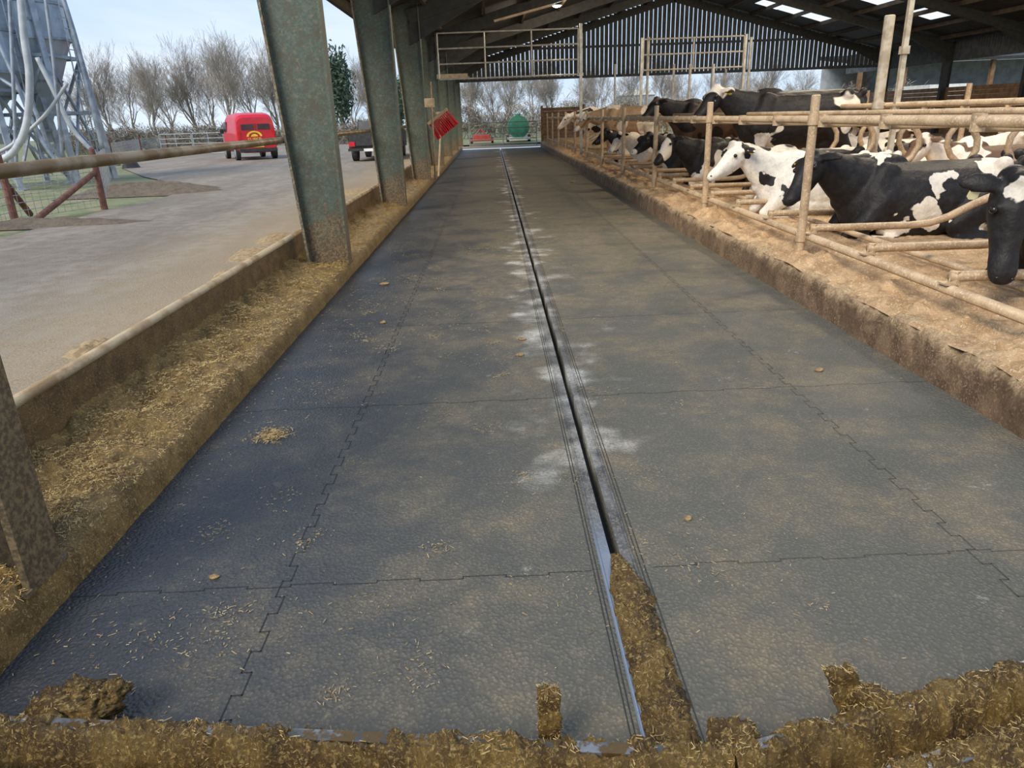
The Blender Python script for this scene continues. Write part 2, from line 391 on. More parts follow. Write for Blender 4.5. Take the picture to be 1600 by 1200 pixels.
struct(b.obj('passage',M('passage_concrete',(.22,.17,.12),(.30,.24,.18),2,.8)),'concrete passage beyond the beds','floor')
PX=3.07
b=MB(); b.tube([(PX+.07,1.5,1.565),(PX+.07,42,1.565)],.038,12)
tag(b.obj('neck_rail',MPIPE,smooth=True),'dusty upper rail along the front of the cubicles beside the alley','rail','cubicle rails')
b=MB(); b.tube([(PX+.07,1.5,.46),(PX+.07,42,.46)],.038,12)
tag(b.obj('brisket_rail',MPIPE,smooth=True),'low sawdust coated rail at knee height above the right kerb','rail','cubicle rails')
b=MB(); b.tube([(4.15,1.5,1.60),(4.15,42,1.60)],.028,10)
tag(b.obj('middle_rail',MPIPE,smooth=True),'second upper rail above the necks of the lying cows','rail','cubicle rails')
b=MB(); b.tube([(3.75,1.5,.42),(3.75,42,.42)],.028,10)
tag(b.obj('bed_rail',MPIPE,smooth=True),'thin low rail in the bedding just behind the knee height rail','rail','cubicle rails')
b=MB(); b.tube([(5.62,4,1.66),(5.62,42,1.66)],.036,10)
tag(b.obj('back_rail',MPIPE,smooth=True),'upper rail behind the first row of cows, on the tall pipe posts','rail','cubicle rails')
def post(loc,h,r,lab,mat,collars,grp):
    t=thing('pipe_post',lab,'post',loc,0,grp)
    b=MB(); b.tube([(0,0,-.2),(0,0,h),(0,0,h+.01)],[r,r,r*.8],14); b.obj('pipe',mat,t,smooth=False)
    for z in collars:
        b=MB(); b.tube([(0,0,z-.045),(0,0,z+.045)],r+.012,14); b.tube([(-.0,-.03,z),(.09,-.03,z)],.012,6); b.tube([(.0,.03,z),(.09,.03,z)],.012,6); b.obj('clamp',mat,t)
    b=MB(); b.ell((0,0,0),r*2.4,r*2.4,.05); b.obj('sawdust_heap',MBED,t,smooth=True)
    return t
p0=post((PX,3.7,.28),1.5,.042,'dusty pipe post on the right kerb, just outside the right edge',MPIPE,(.18,1.285),'front cubicle posts')
for k in range(1,12):
    dup(p0,(PX,3.7+3.46*k,.28),0,'dusty pipe post on the right kerb, %s visible from the camera'%ORD[k-1])
t=post((5.5,10.72,.3),2.5,.07,'thick chalky tall pipe post behind the black lying cow',MWHITEP,(1.36,),'tall posts behind the first row')
t=thing('square_post','slim square steel post reaching the roof beside the thick pipe post','post',(5.62,10.45,.3),0,'tall posts behind the first row')
MB().box(-.032,.032,-.032,.032,0,5.9).obj('tube',MWHITEP,t); MB().box(-.09,.09,-.09,.09,0,.05).obj('base_plate',MWHITEP,t)
MB().box(-.05,.05,-.05,.05,2.0,2.1).obj('bracket',MWHITEP,t)
for i,(px,Y) in enumerate(((1010,26.3),(1075,24.5),(1110,20.5),(1165,26.4),(1130,33),(1050,30),(960,38))):
    g=at(px,180,Y); top=at(px,100 if i not in(3,0) else 58,Y).z
    t=thing('slim_post','slim galvanised post among the standing cows, %s of the seven'%ORD[i],'post',(g.x,g.y,.3 if g.x<9.3 else .1),0,'slim posts in the cubicle rows')
    MB().tube([(0,0,0),(0,0,max(1.2,top-.3))],.045,8).obj('pipe',MGATE,t); MB().tube([(0,0,1.2),(0,0,1.32)],.06,8).obj('clamp',MGATE,t)
def divider():
    t=thing('cubicle_divider','x','cubicle divider',(PX+.07,4.81,0),0,'cubicle dividers beside the alley')
    pts=[(0,.55),(.35,.545),(1.0,.54),(1.2,.555),(1.38,.61),(1.6,.72),(1.95,.86),(2.10,.93),(2.22,1.03),(2.29,1.16),(2.28,1.28),(2.20,1.40),(2.07,1.47),(1.9,1.50),(1.2,1.515),(.0,1.53)]
    MB().tube([Vector((x,.0,z)) for x,z in pts],.037,10).obj('loop',MPIPE,t,smooth=True)
    b=MB(); b.tube([(.03,0,.43),(.03,0,.585)],.034,8); b.box(-.05,.05,-.05,.05,.495,.507); b.obj('lower_clamp',MPIPE,t)
    b=MB(); b.tube([(0,0,1.50),(0,0,1.61)],.046,10); b.obj('upper_clamp',MPIPE,t)
    return t
d0=divider(); YD=[4.81+1.153*k for k in range(30)]
for k,y in enumerate(YD):
    lab='curved tubular cubicle divider in the alley side row, %s from the camera'%ORD[k]
    if k==0: d0['label']=lab
    else: dup(d0,(PX+.07,y,0),0,lab)
for k in range(16):
    o=dup(d0,(8.1,6.0+1.15*k,.0),math.pi,'curved tubular divider in the far row of cubicles, %s from the camera'%ORD[k]); o['group']='cubicle dividers in the far row'
b=MB(); b.tube([(8.1,4,1.62),(8.1,30,1.62)],.038,8)
tag(b.obj('far_neck_rail',MPIPE,smooth=True),'upper rail of the far row of cubicles','rail','cubicle rails')
for k in range(8):
    t=thing('far_post','dusty post of the far cubicle row, %s from the camera'%ORD[k],'post',(8.15,5.9+3.5*k,.2),0,'far row posts')
    MB().tube([(0,0,0),(0,0,1.75)],.045,10).obj('pipe',MPIPE,t); MB().tube([(0,0,1.36),(0,0,1.48)],.06,10).obj('clamp',MPIPE,t)
# ---------------------------------------------------------------- cows
def cowmat(name,base,spot,spots,seed,thr=None):
    mt,nt,b=newmat(name); vec=coords(nt)
    nn=N(nt,'ShaderNodeTexNoise'); nn.inputs['Scale'].default_value=3.2; nn.inputs['Detail'].default_value=4; L(nt,vec,nn.inputs['Vector'])
    sub=N(nt,'ShaderNodeVectorMath',operation='SUBTRACT'); L(nt,nn.outputs['Color'],sub.inputs[0]); sub.inputs[1].default_value=(.5,.5,.5)
    sc=N(nt,'ShaderNodeVectorMath',operation='SCALE'); L(nt,sub.outputs[0],sc.inputs[0]); sc.inputs['Scale'].default_value=.6
    ad=N(nt,'ShaderNodeVectorMath',operation='ADD'); L(nt,vec,ad.inputs[0]); L(nt,sc.outputs[0],ad.inputs[1])
    d=None
    for (x,y,z,r,sx,sz) in spots:
        mp=N(nt,'ShaderNodeVectorMath',operation='SUBTRACT'); L(nt,ad.outputs[0],mp.inputs[0]); mp.inputs[1].default_value=(x,y,z)
        mu=N(nt,'ShaderNodeVectorMath',operation='MULTIPLY'); L(nt,mp.outputs[0],mu.inputs[0]); mu.inputs[1].default_value=(sx,1,sz)
        ln=N(nt,'ShaderNodeVectorMath',operation='LENGTH'); L(nt,mu.outputs[0],ln.inputs[0])
        q=mth(nt,'SUBTRACT',ln.outputs['Value'],r); d=q if d is None else mth(nt,'MINIMUM',d,q)
    f=None
    if d is not None: f=mth(nt,'SUBTRACT',1,ramp(nt,d,-.008,.008))
    if thr is not None:
        of=N(nt,'ShaderNodeVectorMath',operation='ADD'); L(nt,vec,of.inputs[0]); of.inputs[1].default_value=(seed*3.7,seed*1.3,seed*2.1)
        g=ramp(nt,noise_n(nt,of.outputs[0],1.7,2,.4,.3),thr-.008,thr+.008); f=g if f is None else mth(nt,'MAXIMUM',f,g)
    sp2=noise_n(nt,vec,14,7,.75)
    bc=mix(nt,ramp(nt,sp2,.4,.7),base,tuple(min(1,c*.70+.014) for c in base)); sc2=mix(nt,ramp(nt,sp2,.4,.7),spot,tuple(min(1,c*.75+.012) for c in spot))
    L(nt,mix(nt,f,bc,sc2),b.inputs['Base Color']); b.inputs['Roughness'].default_value=.52
    b.inputs['Specular IOR Level'].default_value=.25
    mp=N(nt,'ShaderNodeMapping'); mp.inputs['Scale'].default_value=(1,1,.3); L(nt,vec,mp.inputs[0])
    p=bump(nt,b,noise_n(nt,mp.outputs[0],110,3),.5,.006); bump(nt,b,noise_n(nt,vec,9,3),.35,.05,p); return mt
BK=(.015,.012,.011); WT=(.76,.67,.55); BR=(.10,.055,.032)
MEYE=M('cow_eye',(.01,.007,.005),rough=.1); MTAG=M('ear_tag_cream',(.80,.72,.42),(.7,.62,.35),20,.5); MTAGY=M('ear_tag_yellow',(.9,.65,.03),rough=.5)
def head(b,P,f,uu):
    P=Vector(P); f=Vector(f).normalized(); uu=Vector(uu); l=uu.cross(f).normalized(); uu=f.cross(l).normalized()
    pt=lambda a,s,h: P+f*a+l*s+uu*h
    st=[(pt(-.06,0,-.02),.085,.10),(pt(.04,0,-.01),.11,.135),(pt(.14,0,-.015),.112,.135),(pt(.25,0,-.025),.088,.11),(pt(.35,0,-.03),.072,.085),(pt(.44,0,-.03),.08,.075),(pt(.50,0,-.03),.076,.06)]
    b.loft(st,14,up=uu,rnd=True)
    b.loft([(pt(.05,0,-.1),.07,.06),(pt(.22,0,-.11),.055,.05),(pt(.42,0,-.085),.05,.035)],10,up=uu,rnd=True)
    b.ell(pt(-.03,0,.09),.07,.07,.05)
    for s in (-1,1):
        b.loft([(pt(.0,s*.08,.03),.035,.03),(pt(-.01,s*.15,.03),.062,.026),(pt(-.015,s*.22,.015),.065,.024),(pt(-.01,s*.285,-.01),.03,.018)],10,up=uu,rnd=True)
        b.ell(pt(.13,s*.095,.055),.035,.035,.03,10,6)
    eyes=[pt(.145,s*.118,.045) for s in (-1,1)]
    nos=[pt(.52,s*.042,.0) for s in (-1,1)]
    ears=[(pt(.015,s*.21,-.01),uu.copy(),l.copy(),f.copy()) for s in (-1,1)]
    return eyes,nos,ears,pt
def torso(b,zc,lie):
    st=[(-.92,.25,.08,.10),(-.86,.20,.20,.19),(-.68,.13,.27,.28),(-.42,.05,.30,.35),(-.1,.0,.345,.40),(.2,-.02,.33,.41),(.45,-.0,.275,.40),(.62,.0,.24,.36),(.75,.02,.17,.27),(.83,.04,.09,.15)]
    W=1.16 if lie else 1
    b.loft([((x,0,zc+z),a*W,h*(.93 if lie else 1)) for x,z,a,h in st],20,rnd=True)
    for s in (-1,1): b.ell((-.62,s*.22,zc+.32),.09,.07,.08)
    for s in (-1,1): b.ell((-.88,s*.12,zc+.34),.06,.05,.06)
    for s in (-1,1): b.loft([((.46,s*.15,zc+.30),.08,.12),((.54,s*.20,zc+.08),.10,.16),((.60,s*.20,zc-.12),.10,.14)],10,up=(1,0,0),rnd=True)
    b.ell((.42,0,zc+.36),.22,.08,.09)
def remesh(b,name,mat,vox=.017):
    me=b.mesh(name,mat,fix=True); o=bpy.data.objects.new('tmp',me); COL.objects.link(o)
    r=o.modifiers.new('r','REMESH'); r.mode='VOXEL'; r.voxel_size=vox; r.use_smooth_shade=True
    s=o.modifiers.new('s','SMOOTH'); s.factor=.5; s.iterations=5
    dg=bpy.context.evaluated_depsgraph_get(); dg.update()
    nm=bpy.data.meshes.new_from_object(o.evaluated_get(dg)); nm.name=name
    bpy.data.objects.remove(o)
    if not nm.materials: nm.materials.append(mat)
    nm.shade_smooth(); return nm
def cow_parts(kind,poll,f,uu,vox=.017):
    b=MB(); poll=Vector(poll)
    if kind=='stand':
        zc=1.02; torso(b,zc,False)
        for s in (-1,1):
            b.loft([((.52,s*.17,1.05),.10,.16),((.56,s*.17,.80),.09,.12),((.58,s*.16,.62),.065,.075),((.585,s*.15,.45),.052,.058),((.575,s*.15,.28),.036,.038),((.57,s*.15,.14),.042,.042),((.6,s*.15,.06),.05,.058),((.61,s*.15,.0),.055,.065)],12,up=(1,0,0),rnd=False)
            b.loft([((-.6,s*.16,1.12),.14,.22),((-.52,s*.2,.88),.13,.20),((-.58,s*.19,.72),.085,.14),((-.74,s*.17,.56),.052,.075),((-.79,s*.16,.47),.048,.06),((-.75,s*.15,.30),.036,.042),((-.73,s*.15,.14),.042,.045),((-.69,s*.15,.06),.05,.058),((-.68,s*.15,.0),.055,.065)],12,up=(1,0,0))
        b.ell((-.42,0,.68),.2,.17,.15); b.ell((-.3,0,.72),.22,.15,.12)
        b.tube([(-.9,0,1.33),(-.98,0,1.22),(-1.0,0,.95),(-.98,0,.7)],[.035,.03,.022,.02],8); b.tube([(-.98,0,.75),(-.98,0,.6),(-.97,0,.48)],[.022,.045,.02],8)
        sh=Vector((.62,0,1.12))
    else:
        zc=.40; torso(b,zc,True)
        b.ell((.1,0,.18),.62,.36,.2)
        for s in (-1,1):
            b.loft([((.48,s*.22,.42),.13,.17),((.66,s*.24,.22),.10,.11),((.80,s*.2,.09),.07,.07)],12,rnd=True)
            b.loft([((.82,s*.2,.09),.062,.062),((.66,s*.29,.06),.045,.045),((.48,s*.30,.05),.045,.045),((.38,s*.28,.05),.055,.045)],10,rnd=True)
            b.loft([((-.55,s*.24,.42),.17,.22),((-.32,s*.36,.28),.15,.19),((-.14,s*.41,.17),.10,.12)],12,rnd=True)
            b.loft([((-.14,s*.43,.13),.075,.08),((-.38,s*.46,.08),.055,.055),((-.5,s*.46,.06),.05,.05)],10,rnd=True)
            b.loft([((-.5,s*.46,.06),.05,.05),((-.28,s*.5,.05),.042,.042),((-.12,s*.5,.05),.055,.045)],10,rnd=True)
        b.tube([(-.92,0,.72),(-1.0,.03,.55),(-1.0,.12,.2),(-.9,.3,.08)],[.035,.03,.024,.035],8)
        sh=Vector((.60,0,.50))
    f=Vector(f).normalized(); back=poll-f*.02
    mid=sh.lerp(back,.5)+Vector((.02,0,.0)); q1=sh.lerp(back,.25)
    b.loft([(sh,.20,.33),(q1,.165,.27),(mid,.125,.21),(sh.lerp(back,.78),.105,.165),(back+Vector((0,0,-.03)),.09,.12)],16,rnd=True)
    b.loft([(sh+Vector((.15,0,-.25)),.03,.07),(mid+Vector((0,0,-.19)),.02,.05),(sh.lerp(back,.85)+Vector((0,0,-.13)),.018,.03)],8,rnd=True)
    ey,no,ea,pt=head(b,poll,f,uu)
    return remesh(b,'cow_body',None,vox),ey,no,ea
eyeb=MB().ell((0,0,0),.024,.024,.024,10,8).mesh('eye',MEYE,smooth=True)
nosb=MB().ell((0,0,0),.014,.014,.012,8,6).mesh('nostril',MEYE,smooth=True)
def tagmesh(mat):
    b=MB(); b.prism([(-.028,0),(-.03,-.06),(-.015,-.075),(.015,-.075),(.03,-.06),(.028,0),(.01,.02),(-.01,.02)],-.003,.003,'y'); b.tube([(0,-.01,.01),(0,.01,.01)],.008,8); return b.mesh('ear_tag',mat)
TGC=tagmesh(MTAG); TGY=tagmesh(MTAGY)
def cow(parts,mat,lab,loc,rz,tags=(0,1),tm=TGY,grp=None,sc=1.0):
    me,ey,no,ea=parts
    t=thing('cow',lab,'cow',loc,rz,grp); t.scale=(sc,sc,sc)
    mm=me.copy(); mm.materials.clear(); mm.materials.append(mat)
    o=bpy.data.objects.new('body',mm); COL.objects.link(o); o.parent=t
    for e in ey: q=bpy.data.objects.new('eye',eyeb); COL.objects.link(q); q.parent=t; q.location=e
    for e in no: q=bpy.data.objects.new('nostril',nosb); COL.objects.link(q); q.parent=t; q.location=e
    for i in tags:
        p,uu,l,f=ea[i]; q=bpy.data.objects.new('ear_tag',tm); COL.objects.link(q); q.parent=t; q.location=p+uu*.028
        q.rotation_euler=Matrix((l,uu,-f)).transposed().to_4x4().to_euler()
    return t
PI=math.pi
pA=cow_parts('lie',(1.17,.08,.80),(.62,.42,-.60),(.6,.15,.7))
pB=cow_parts('lie',(1.14,.05,.84),(.8,.30,-.5),(.5,.1,.8))
pC=cow_parts('lie',(1.26,.46,.76),(.14,.34,-.92),(.10,.90,.38))
pS=cow_parts('stand',(1.18,.05,1.40),(.72,.45,-.55),(.5,.2,.8),.02)
pG=cow_parts('stand',(1.22,.0,1.15),(.75,.1,-.65),(.6,.1,.7),.02)
G1='cows lying beside the alley'; G2='cows standing in the cubicles'; G3='cows lying in the far row'
cow(pA,cowmat('cow_black_a',BK,WT,[(.06,.38,.62,.18,1.6,.75),(.20,.42,.28,.16,1.1,1.2),(.62,.1,.86,.11,1,1.4),(.50,.42,.03,.20,.7,1.2),(-.62,.2,.74,.20,1,1),(-.28,.3,.12,.16,1,1)],1),
    'black lying cow with white shoulder patch, head behind the nearest pipe post',(4.66,7.86,.27),PI,(0,),TGY,G1,1.08)
cow(pB,cowmat('cow_white_b',(.80,.73,.62),BK,[(1.12,.2,.88,.13,1,1),(1.25,.2,.66,.07,1,1),(.78,.2,.5,.12,1.4,1),(.55,.3,.3,.1,1,1),(-.3,.2,.6,.3,1,1)],2),
    'white lying cow with black patches, left of the big black one',(4.30,9.55,.32),PI,(0,1),TGY,G1)
cow(pC,cowmat('cow_black_c',BK,WT,[(1.27,.56,.80,.065,1.5,1.2),(.3,.3,.6,.25,1,1),(-.3,.2,.5,.3,1,1)],3),
    'black cow facing the camera at the right edge, white patch on forehead',(4.92,5.34,.25),PI,(0,1),TGC,G1,1.16)
cow(pS,cowmat('cow_black_d',BK,WT,[(1.27,.15,1.38,.05,1,1),(.5,.2,.65,.2,1,1)],4,.63),
    'tall black standing cow with raised head turned to the camera',(5.02,12.4,.32),PI,(0,1),TGY,G2,1.14)
cow(pA,cowmat('cow_e',BK,WT,[(1.3,.2,.6,.09,1,1),(.5,.3,.2,.2,1,1)],5,.58),'black lying cow with white muzzle patch, below the tall standing cow',(4.55,13.9,.32),PI,(0,),TGY,G1,1.05)
cow(pS,cowmat('cow_f',BR,BK,[],6,.5),'brown tinged dark standing cow left of the tall black one',(5.1,17.4,.32),PI,(0,),TGY,G2,1.10)
cow(pG,cowmat('cow_h',(.38,.25,.15),WT,[(1.4,.2,1.2,.2,1,1)],8,.55),'tan and white standing cow with lowered head, third standing from the camera',(4.4,24.2,.32),PI,(),TGY,G2,1.1)
cow(pG,cowmat('cow_i',WT,BK,[],9,.56),'white and black standing cow, fourth standing from the camera',(4.3,29.0,.32),PI-.1,(),TGY,G2,1.1)
cow(pB,cowmat('cow_k',BK,WT,[],11,.51),'black and white lying cow, fourth lying beside the alley',(4.5,16.0,.32),PI,(0,),TGY,G1)
cow(pA,cowmat('cow_l',WT,BK,[],12,.52),'white and black lying cow, fifth lying beside the alley',(4.4,18.9,.32),PI,(),TGY,G1)
cow(pB,cowmat('cow_p',BK,WT,[],16,.54),'black lying cow with white markings, sixth lying beside the alley',(4.4,21.4,.32),PI,(),TGY,G1)
cow(pA,cowmat('cow_o',BK,WT,[(1.2,.2,.7,.1,1,1)],15,.50),'black and white lying cow behind the white one, third lying beside the alley',(4.75,11.05,.32),PI,(),TGY,G1)
for i,(x,y,a,p,thr,base,spot) in enumerate(((7.2,7.7,0,pB,.53,WT,BR),(7.25,9.0,0.0,pA,.50,WT,BK),(7.2,10.4,PI,pB,.50,BR,WT),(7.25,11.8,0,pA,.56,WT,BK),(7.2,13.2,PI,pB,.5,BK,WT),(7.2,15.0,0,pA,.55,WT,BR),(7.2,17.2,PI,pB,.52,BK,WT),(7.2,19.5,0,pA,.52,WT,BK))):
    desc=('white and brown','white and black','brown and white','white spotted','black and white','pale','dark patched','pale patched')[i]
    cow(p,cowmat('cow_far_%s'%'abcdefgh'[i],base,spot,[],20+i,thr),'%s cow lying in the far row, %s from the camera'%(desc,ORD[i]),(x,y,.31),a,(),TGY,G3,1.0)
for i,(x,y,a,base,spot) in enumerate(((11.5,22,0,BK,WT),(12.5,27,.4,BR,BK))):
    cow(pG,cowmat('cow_back_%s'%'abcdef'[i],base,spot,[],30+i,.57),'standing cow deep in the barn beyond the far row, %s of two'%ORD[i],(x,y,.1 if x>9.4 else .33),a,(),TGY,'cows deep in the barn',1.1)
# ---------------------------------------------------------------- roof
SL=.268; XR=10.5; ZR=4.52+(XR+2)*SL
def rz(x): return ZR-abs(x-XR)*SL
Y0=9.0; Y1=45.2
b=MB(); sk=MB(); xs=[-3.4]+[-2+1.25*i for i in range(21)]+[24.4]
ysr=[Y0+i*(Y1-Y0)/24 for i in range(25)]
def is_sky(i,j):
    x=(xs[i]+xs[i+1])/2
    return (x>14 and x<17.5 and j in (16,17,20,21)) or (19<x<21 and j in (12,13,17))
for i in range(len(xs)-1):
    for j in range(24):
        xa,xb=xs[i],xs[i+1]; ya,yb=ysr[j],ysr[j+1]
        if is_sky(i,j):
            sk.quad((xa+.05,ya,rz(xa)),(xb-.05,ya,rz(xb)),(xb-.05,yb,rz(xb)),(xa+.05,yb,rz(xa)))
        else: b.quad((xa,ya,rz(xa)),(xb,ya,rz(xb)),(xb,yb,rz(xb)),(xa,yb,rz(xa)))
struct(b.obj('ceiling',MDARK,fix=False),'dark underside of the barn roof','roof')
mt,nt,bs_=newmat('rooflight'); tr=N(nt,'ShaderNodeBsdfTranslucent'); tr.inputs[0].default_value=(.95,.95,.92,1)
vec=coords(nt); L(nt,mix(nt,ramp(nt,noise_n(nt,vec,2,3),.3,.7),(.98,.98,.95),(.85,.85,.8)),tr.inputs[0])
L(nt,tr.outputs[0],nt.nodes['Material Output'].inputs[0])
struct(sk.obj('window_1',mt,fix=False),'translucent rooflight panels','rooflight')
for Y in FR[2:]:
    b=MB()
    for s in (-1,1):
        e=-2.04 if s<0 else 23.04
        b.beam((e,Y,rz(e)-.32),(XR,Y,rz(XR)-.32),.18,.36)
        b.prism([(e,rz(e)-1.0),(e,rz(e)-.4),(e-s*2.4,rz(e-s*2.4)-.4)],Y-.05,Y+.05,'y')
    struct(b.obj('rafter',MRAFT),'dark steel rafter frame of the roof','rafter')
for i in range(19):
    x=-3.1+i*1.5
    b=MB(); b.box(x-.04,x+.04,Y0,Y1,rz(x)-.2,rz(x)-.02); struct(b.obj('purlin',MTIM),'roof purlin','purlin')
b=MB(); x=-2.2
while x<23.2:
    zt=min(rz(x),rz(x+.19))-.04
    b.box(x,x+.205,44.62,44.65,3.62,zt); x+=.252
b.box(-2.2,23.2,44.66,44.7,3.62,3.76); b.box(-2.2,23.2,44.66,44.7,5.2,5.32)
struct(b.obj('wall_back',MSLAT),'dark vertical slats of the far gable','gable')
for Y in FR[5:]:
    t=thing('barn_side_column','dark column on the far right side of the barn, %s from the camera'%ORD[FR.index(Y)-5],'column',(23,Y,0),0,'columns along the far right side')
    MB().box(-.2,.2,-.01,.01,0,4.4).obj('web',MRAFT,t)
    for s in (-.2,.2): MB().box(s-.01,s+.01,-.1,.1,0,4.4).obj('flange',MRAFT,t)
b=MB()
for k in range(11): b.box(23.12,23.18,26+.0,50,.1+k*.2,.29+k*.2)
struct(b.obj('wall_right',MBOARD),'low brown board wall on the right side','board wall')
b=MB(); x=25.8
while x<50: b.box(23.2,23.23,x,x+.16,3.5,4.6); x+=.2
struct(b.obj('wall_right_upper',MSLAT),'dark slats below the right eave','slats')
b=MB()
for k in range(11): b.box(2.85,5.2,43.1,43.16,.0+k*.19,.182+k*.19)
b.box(2.8,2.92,43.0,43.2,0,2.2); b.box(5.15,5.27,43.0,43.2,0,2.2)
tag(b.obj('board_partition',MBOARD),'brown board partition at the far end of the right kerb','partition')
b=MB()
for k in range(8): b.box(14,22.6,38.6,38.66,.1+k*.2,.285+k*.2)
tag(b.obj('board_partition',MBOARD),'low brown board partition deep in the barn on the right','partition')
t=thing('open_shed','open fronted shed with brown posts seen past the right side of the barn','shed',(30,62,.08),0)
for k in range(7): MB().box(k*3.6-.15,k*3.6+.15,-.15,.15,0,4.6).obj('post',MBOARD,t)
MB().box(-.5,22,6,6.2,0,4.8).obj('rear_cladding',M('shed_blue_grey',(.38,.42,.46),(.28,.31,.34),1.5,.7),t)
b=MB(); b.prism([(-.6,4.5),(-.6,4.75),(6.6,5.6),(6.6,5.3)],-.6,22.4,'x'); b.obj('roof',MRAFT,t)
for k in range(6):
    b=MB()
    for j in range(3 if k%2 else 2): b.box(k*3.5+.3,k*3.5+2.6,2+.05*j,4.2,j*.85,j*.85+.82)
    tag(b.obj('straw_bales',M('bale_%s'%'abcdef'[k],(.42,.32,.18),(.30,.22,.12),6,.9,0,.6,30),loc=(30,62,.08),bevel=.05),'stack of tan bales in the open shed, %s from the left'%ORD[k],'bale stack','bale stacks in the shed')
t=thing('feed_trailer','pale grey farm trailer beyond the right hand boards','trailer',(0,0,0),0); g=at(1462,120,52); t.location=(g.x,52,.08)
b=MB(); b.prism([(-1.0,1.0),(-1.25,2.6),(1.25,2.6),(1.0,1.0)],-1.6,1.6,'y'); b.obj('hopper',MWHT,t); MB().box(-1,1,-1.8,1.8,.8,1.0).obj('chassis',MSILOD,t)
for s in (-1,1): MB().loft([((s*.9,0,.45),.45,.45),((s*1.15,0,.45),.45,.45)],18).obj('wheel',MBLK,t)
def lamp(x,y,z,e,lab,sz=.25):
    t=thing('barn_or_fill_lamp',lab,'lamp',(x,y,z),0,'barn lamps')
    b=MB(); b.loft([((0,0,.0),.2,.2),((0,0,.08),.16,.16),((0,0,.16),.06,.06),((0,0,.30),.015,.015)],16,up=(1,0,0)); b.obj('housing',MRAFT,t)
    mt,nt,bb=newmat('lamp_glow'); bb.inputs['Emission Color'].default_value=(1,.9,.72,1); bb.inputs['Emission Strength'].default_value=14
    MB().ell((0,0,-.01),.15,.15,.05).obj('diffuser',mt,t,smooth=True)
    l=bpy.data.lights.new('lamp_light','POINT'); l.energy=e; l.color=(1,.86,.66); l.shadow_soft_size=sz
    lo=bpy.data.objects.new('lamp_light',l); COL.objects.link(lo); lo.location=(x,y,z-.35)
g=at(870,6,29); lamp(g.x,g.y,min(g.z,rz(g.x)-.33),300,'glowing round lamp under the roof above the raised alley gate')
for i,(x,y) in enumerate(((7.2,9.8),(8,18),(12.5,15),(13,24),(11,33))):  # added fill lights in lamp housings, brightening the cubicles under the roof
    lamp(x,y,rz(x)-.5,(900,900,700,700,500)[i],'added fill lamp high under the roof above the cubicles, %s from the camera'%ORD[i],.4)
b=MB(); b.beam(at(772,33,24),at(862,8,24),.12,.06); tag(b.obj('pale_roof_plank',MPALE),'pale plank slung diagonally under the roof by the lamp','plank')
# ---------------------------------------------------------------- raised gates
def raised(xa,xb,z0,z1,Y,nbar,nv,lab):
    t=thing('raised_gate',lab,'gate',(xa,Y,z0),0,'raised galvanised gates')
    W=xb-xa;Hh=z1-z0
    for k in range(nbar): z=Hh*k/(nbar-1); MB().tube([(0,0,z),(W,0,z)],.026,8).obj('bar',MGATE,t)
    for k in range(nv): x=W*k/(nv-1); MB().tube([(x,0,0),(x,0,Hh)],.026,8).obj('upright',MGATE,t)
    return t
raised(-1.7,3.0,2.95,4.36,26.2,4,4,'wide raised galvanised gate hanging high across the alley')
raised(5.2,8.6,3.0,3.95,26.2,3,3,'shorter raised gate hanging above the cubicle rows')
t=thing('gate_post','tall pale post holding the wide raised gate at the right kerb','post',(3.09,26.2,0),0)
MB().box(-.045,.045,-.045,.045,0,4.5).obj('tube',MGATE,t); MB().box(-.1,.1,-.1,.1,0,.02).obj('base_plate',MGATE,t); MB().box(-.08,.08,-.07,.07,2.9,3.0).obj('bracket',MGATE,t)
t=thing('gate_post','pale post holding the left end of the shorter raised gate','post',(5.15,26.2,.3),0)
MB().box(-.04,.04,-.04,.04,0,3.7).obj('tube',MGATE,t); MB().box(-.09,.09,-.09,.09,0,.05).obj('base_plate',MGATE,t)
t=thing('gate_post','pale post holding the right end of the shorter raised gate','post',(8.65,26.2,.3),0)
MB().box(-.04,.04,-.04,.04,0,3.7).obj('tube',MGATE,t); MB().box(-.09,.09,-.09,.09,0,.05).obj('base_plate',MGATE,t)
b=MB(); b.box(-1.80,-.75,26.34,26.41,2.98,3.12); tag(b.obj('gate_board',MPALE),'short pale board fixed level under the raised alley gate','board')
def field_gate(name,lab,a,bb,z,h,grp,nb=5):
    a=Vector(a);bb=Vector(bb); W=(bb-a).length; t=thing(name,lab,'gate',(a.x,a.y,z),math.atan2(bb.y-a.y,bb.x-a.x),grp)
    for k in range(nb): zz=.12+(h-.12)*k/(nb-1); MB().tube([(0,0,zz),(W,0,zz)],.026,6).obj('bar',MGALV,t)
    for x in (0,W/2,W): MB().tube([(x,0,0 if x!=W/2 else .12),(x,0,h)],.032,6).obj('upright',MGALV,t)
    return t
g1=at(733,200,44.6);g2=at(838,200,44.6)
field_gate('end_gate','galvanised barred gate closing the far end of the alley',(g1.x,44.6,0),(g2.x,44.6,0),.03,1.35,None)
for i,(pa,pb,Y) in enumerate(((250,300,48),(302,350,46))):
    a=at(pa,220,Y);c=at(pb,220,Y-1); field_gate('field_gate','galvanised field gate beyond the yard, %s red van'%('farther left of the' if i==0 else 'nearest to the'),(a.x,a.y,0),(c.x,c.y,0),.16,1.25,'field gates by the van')
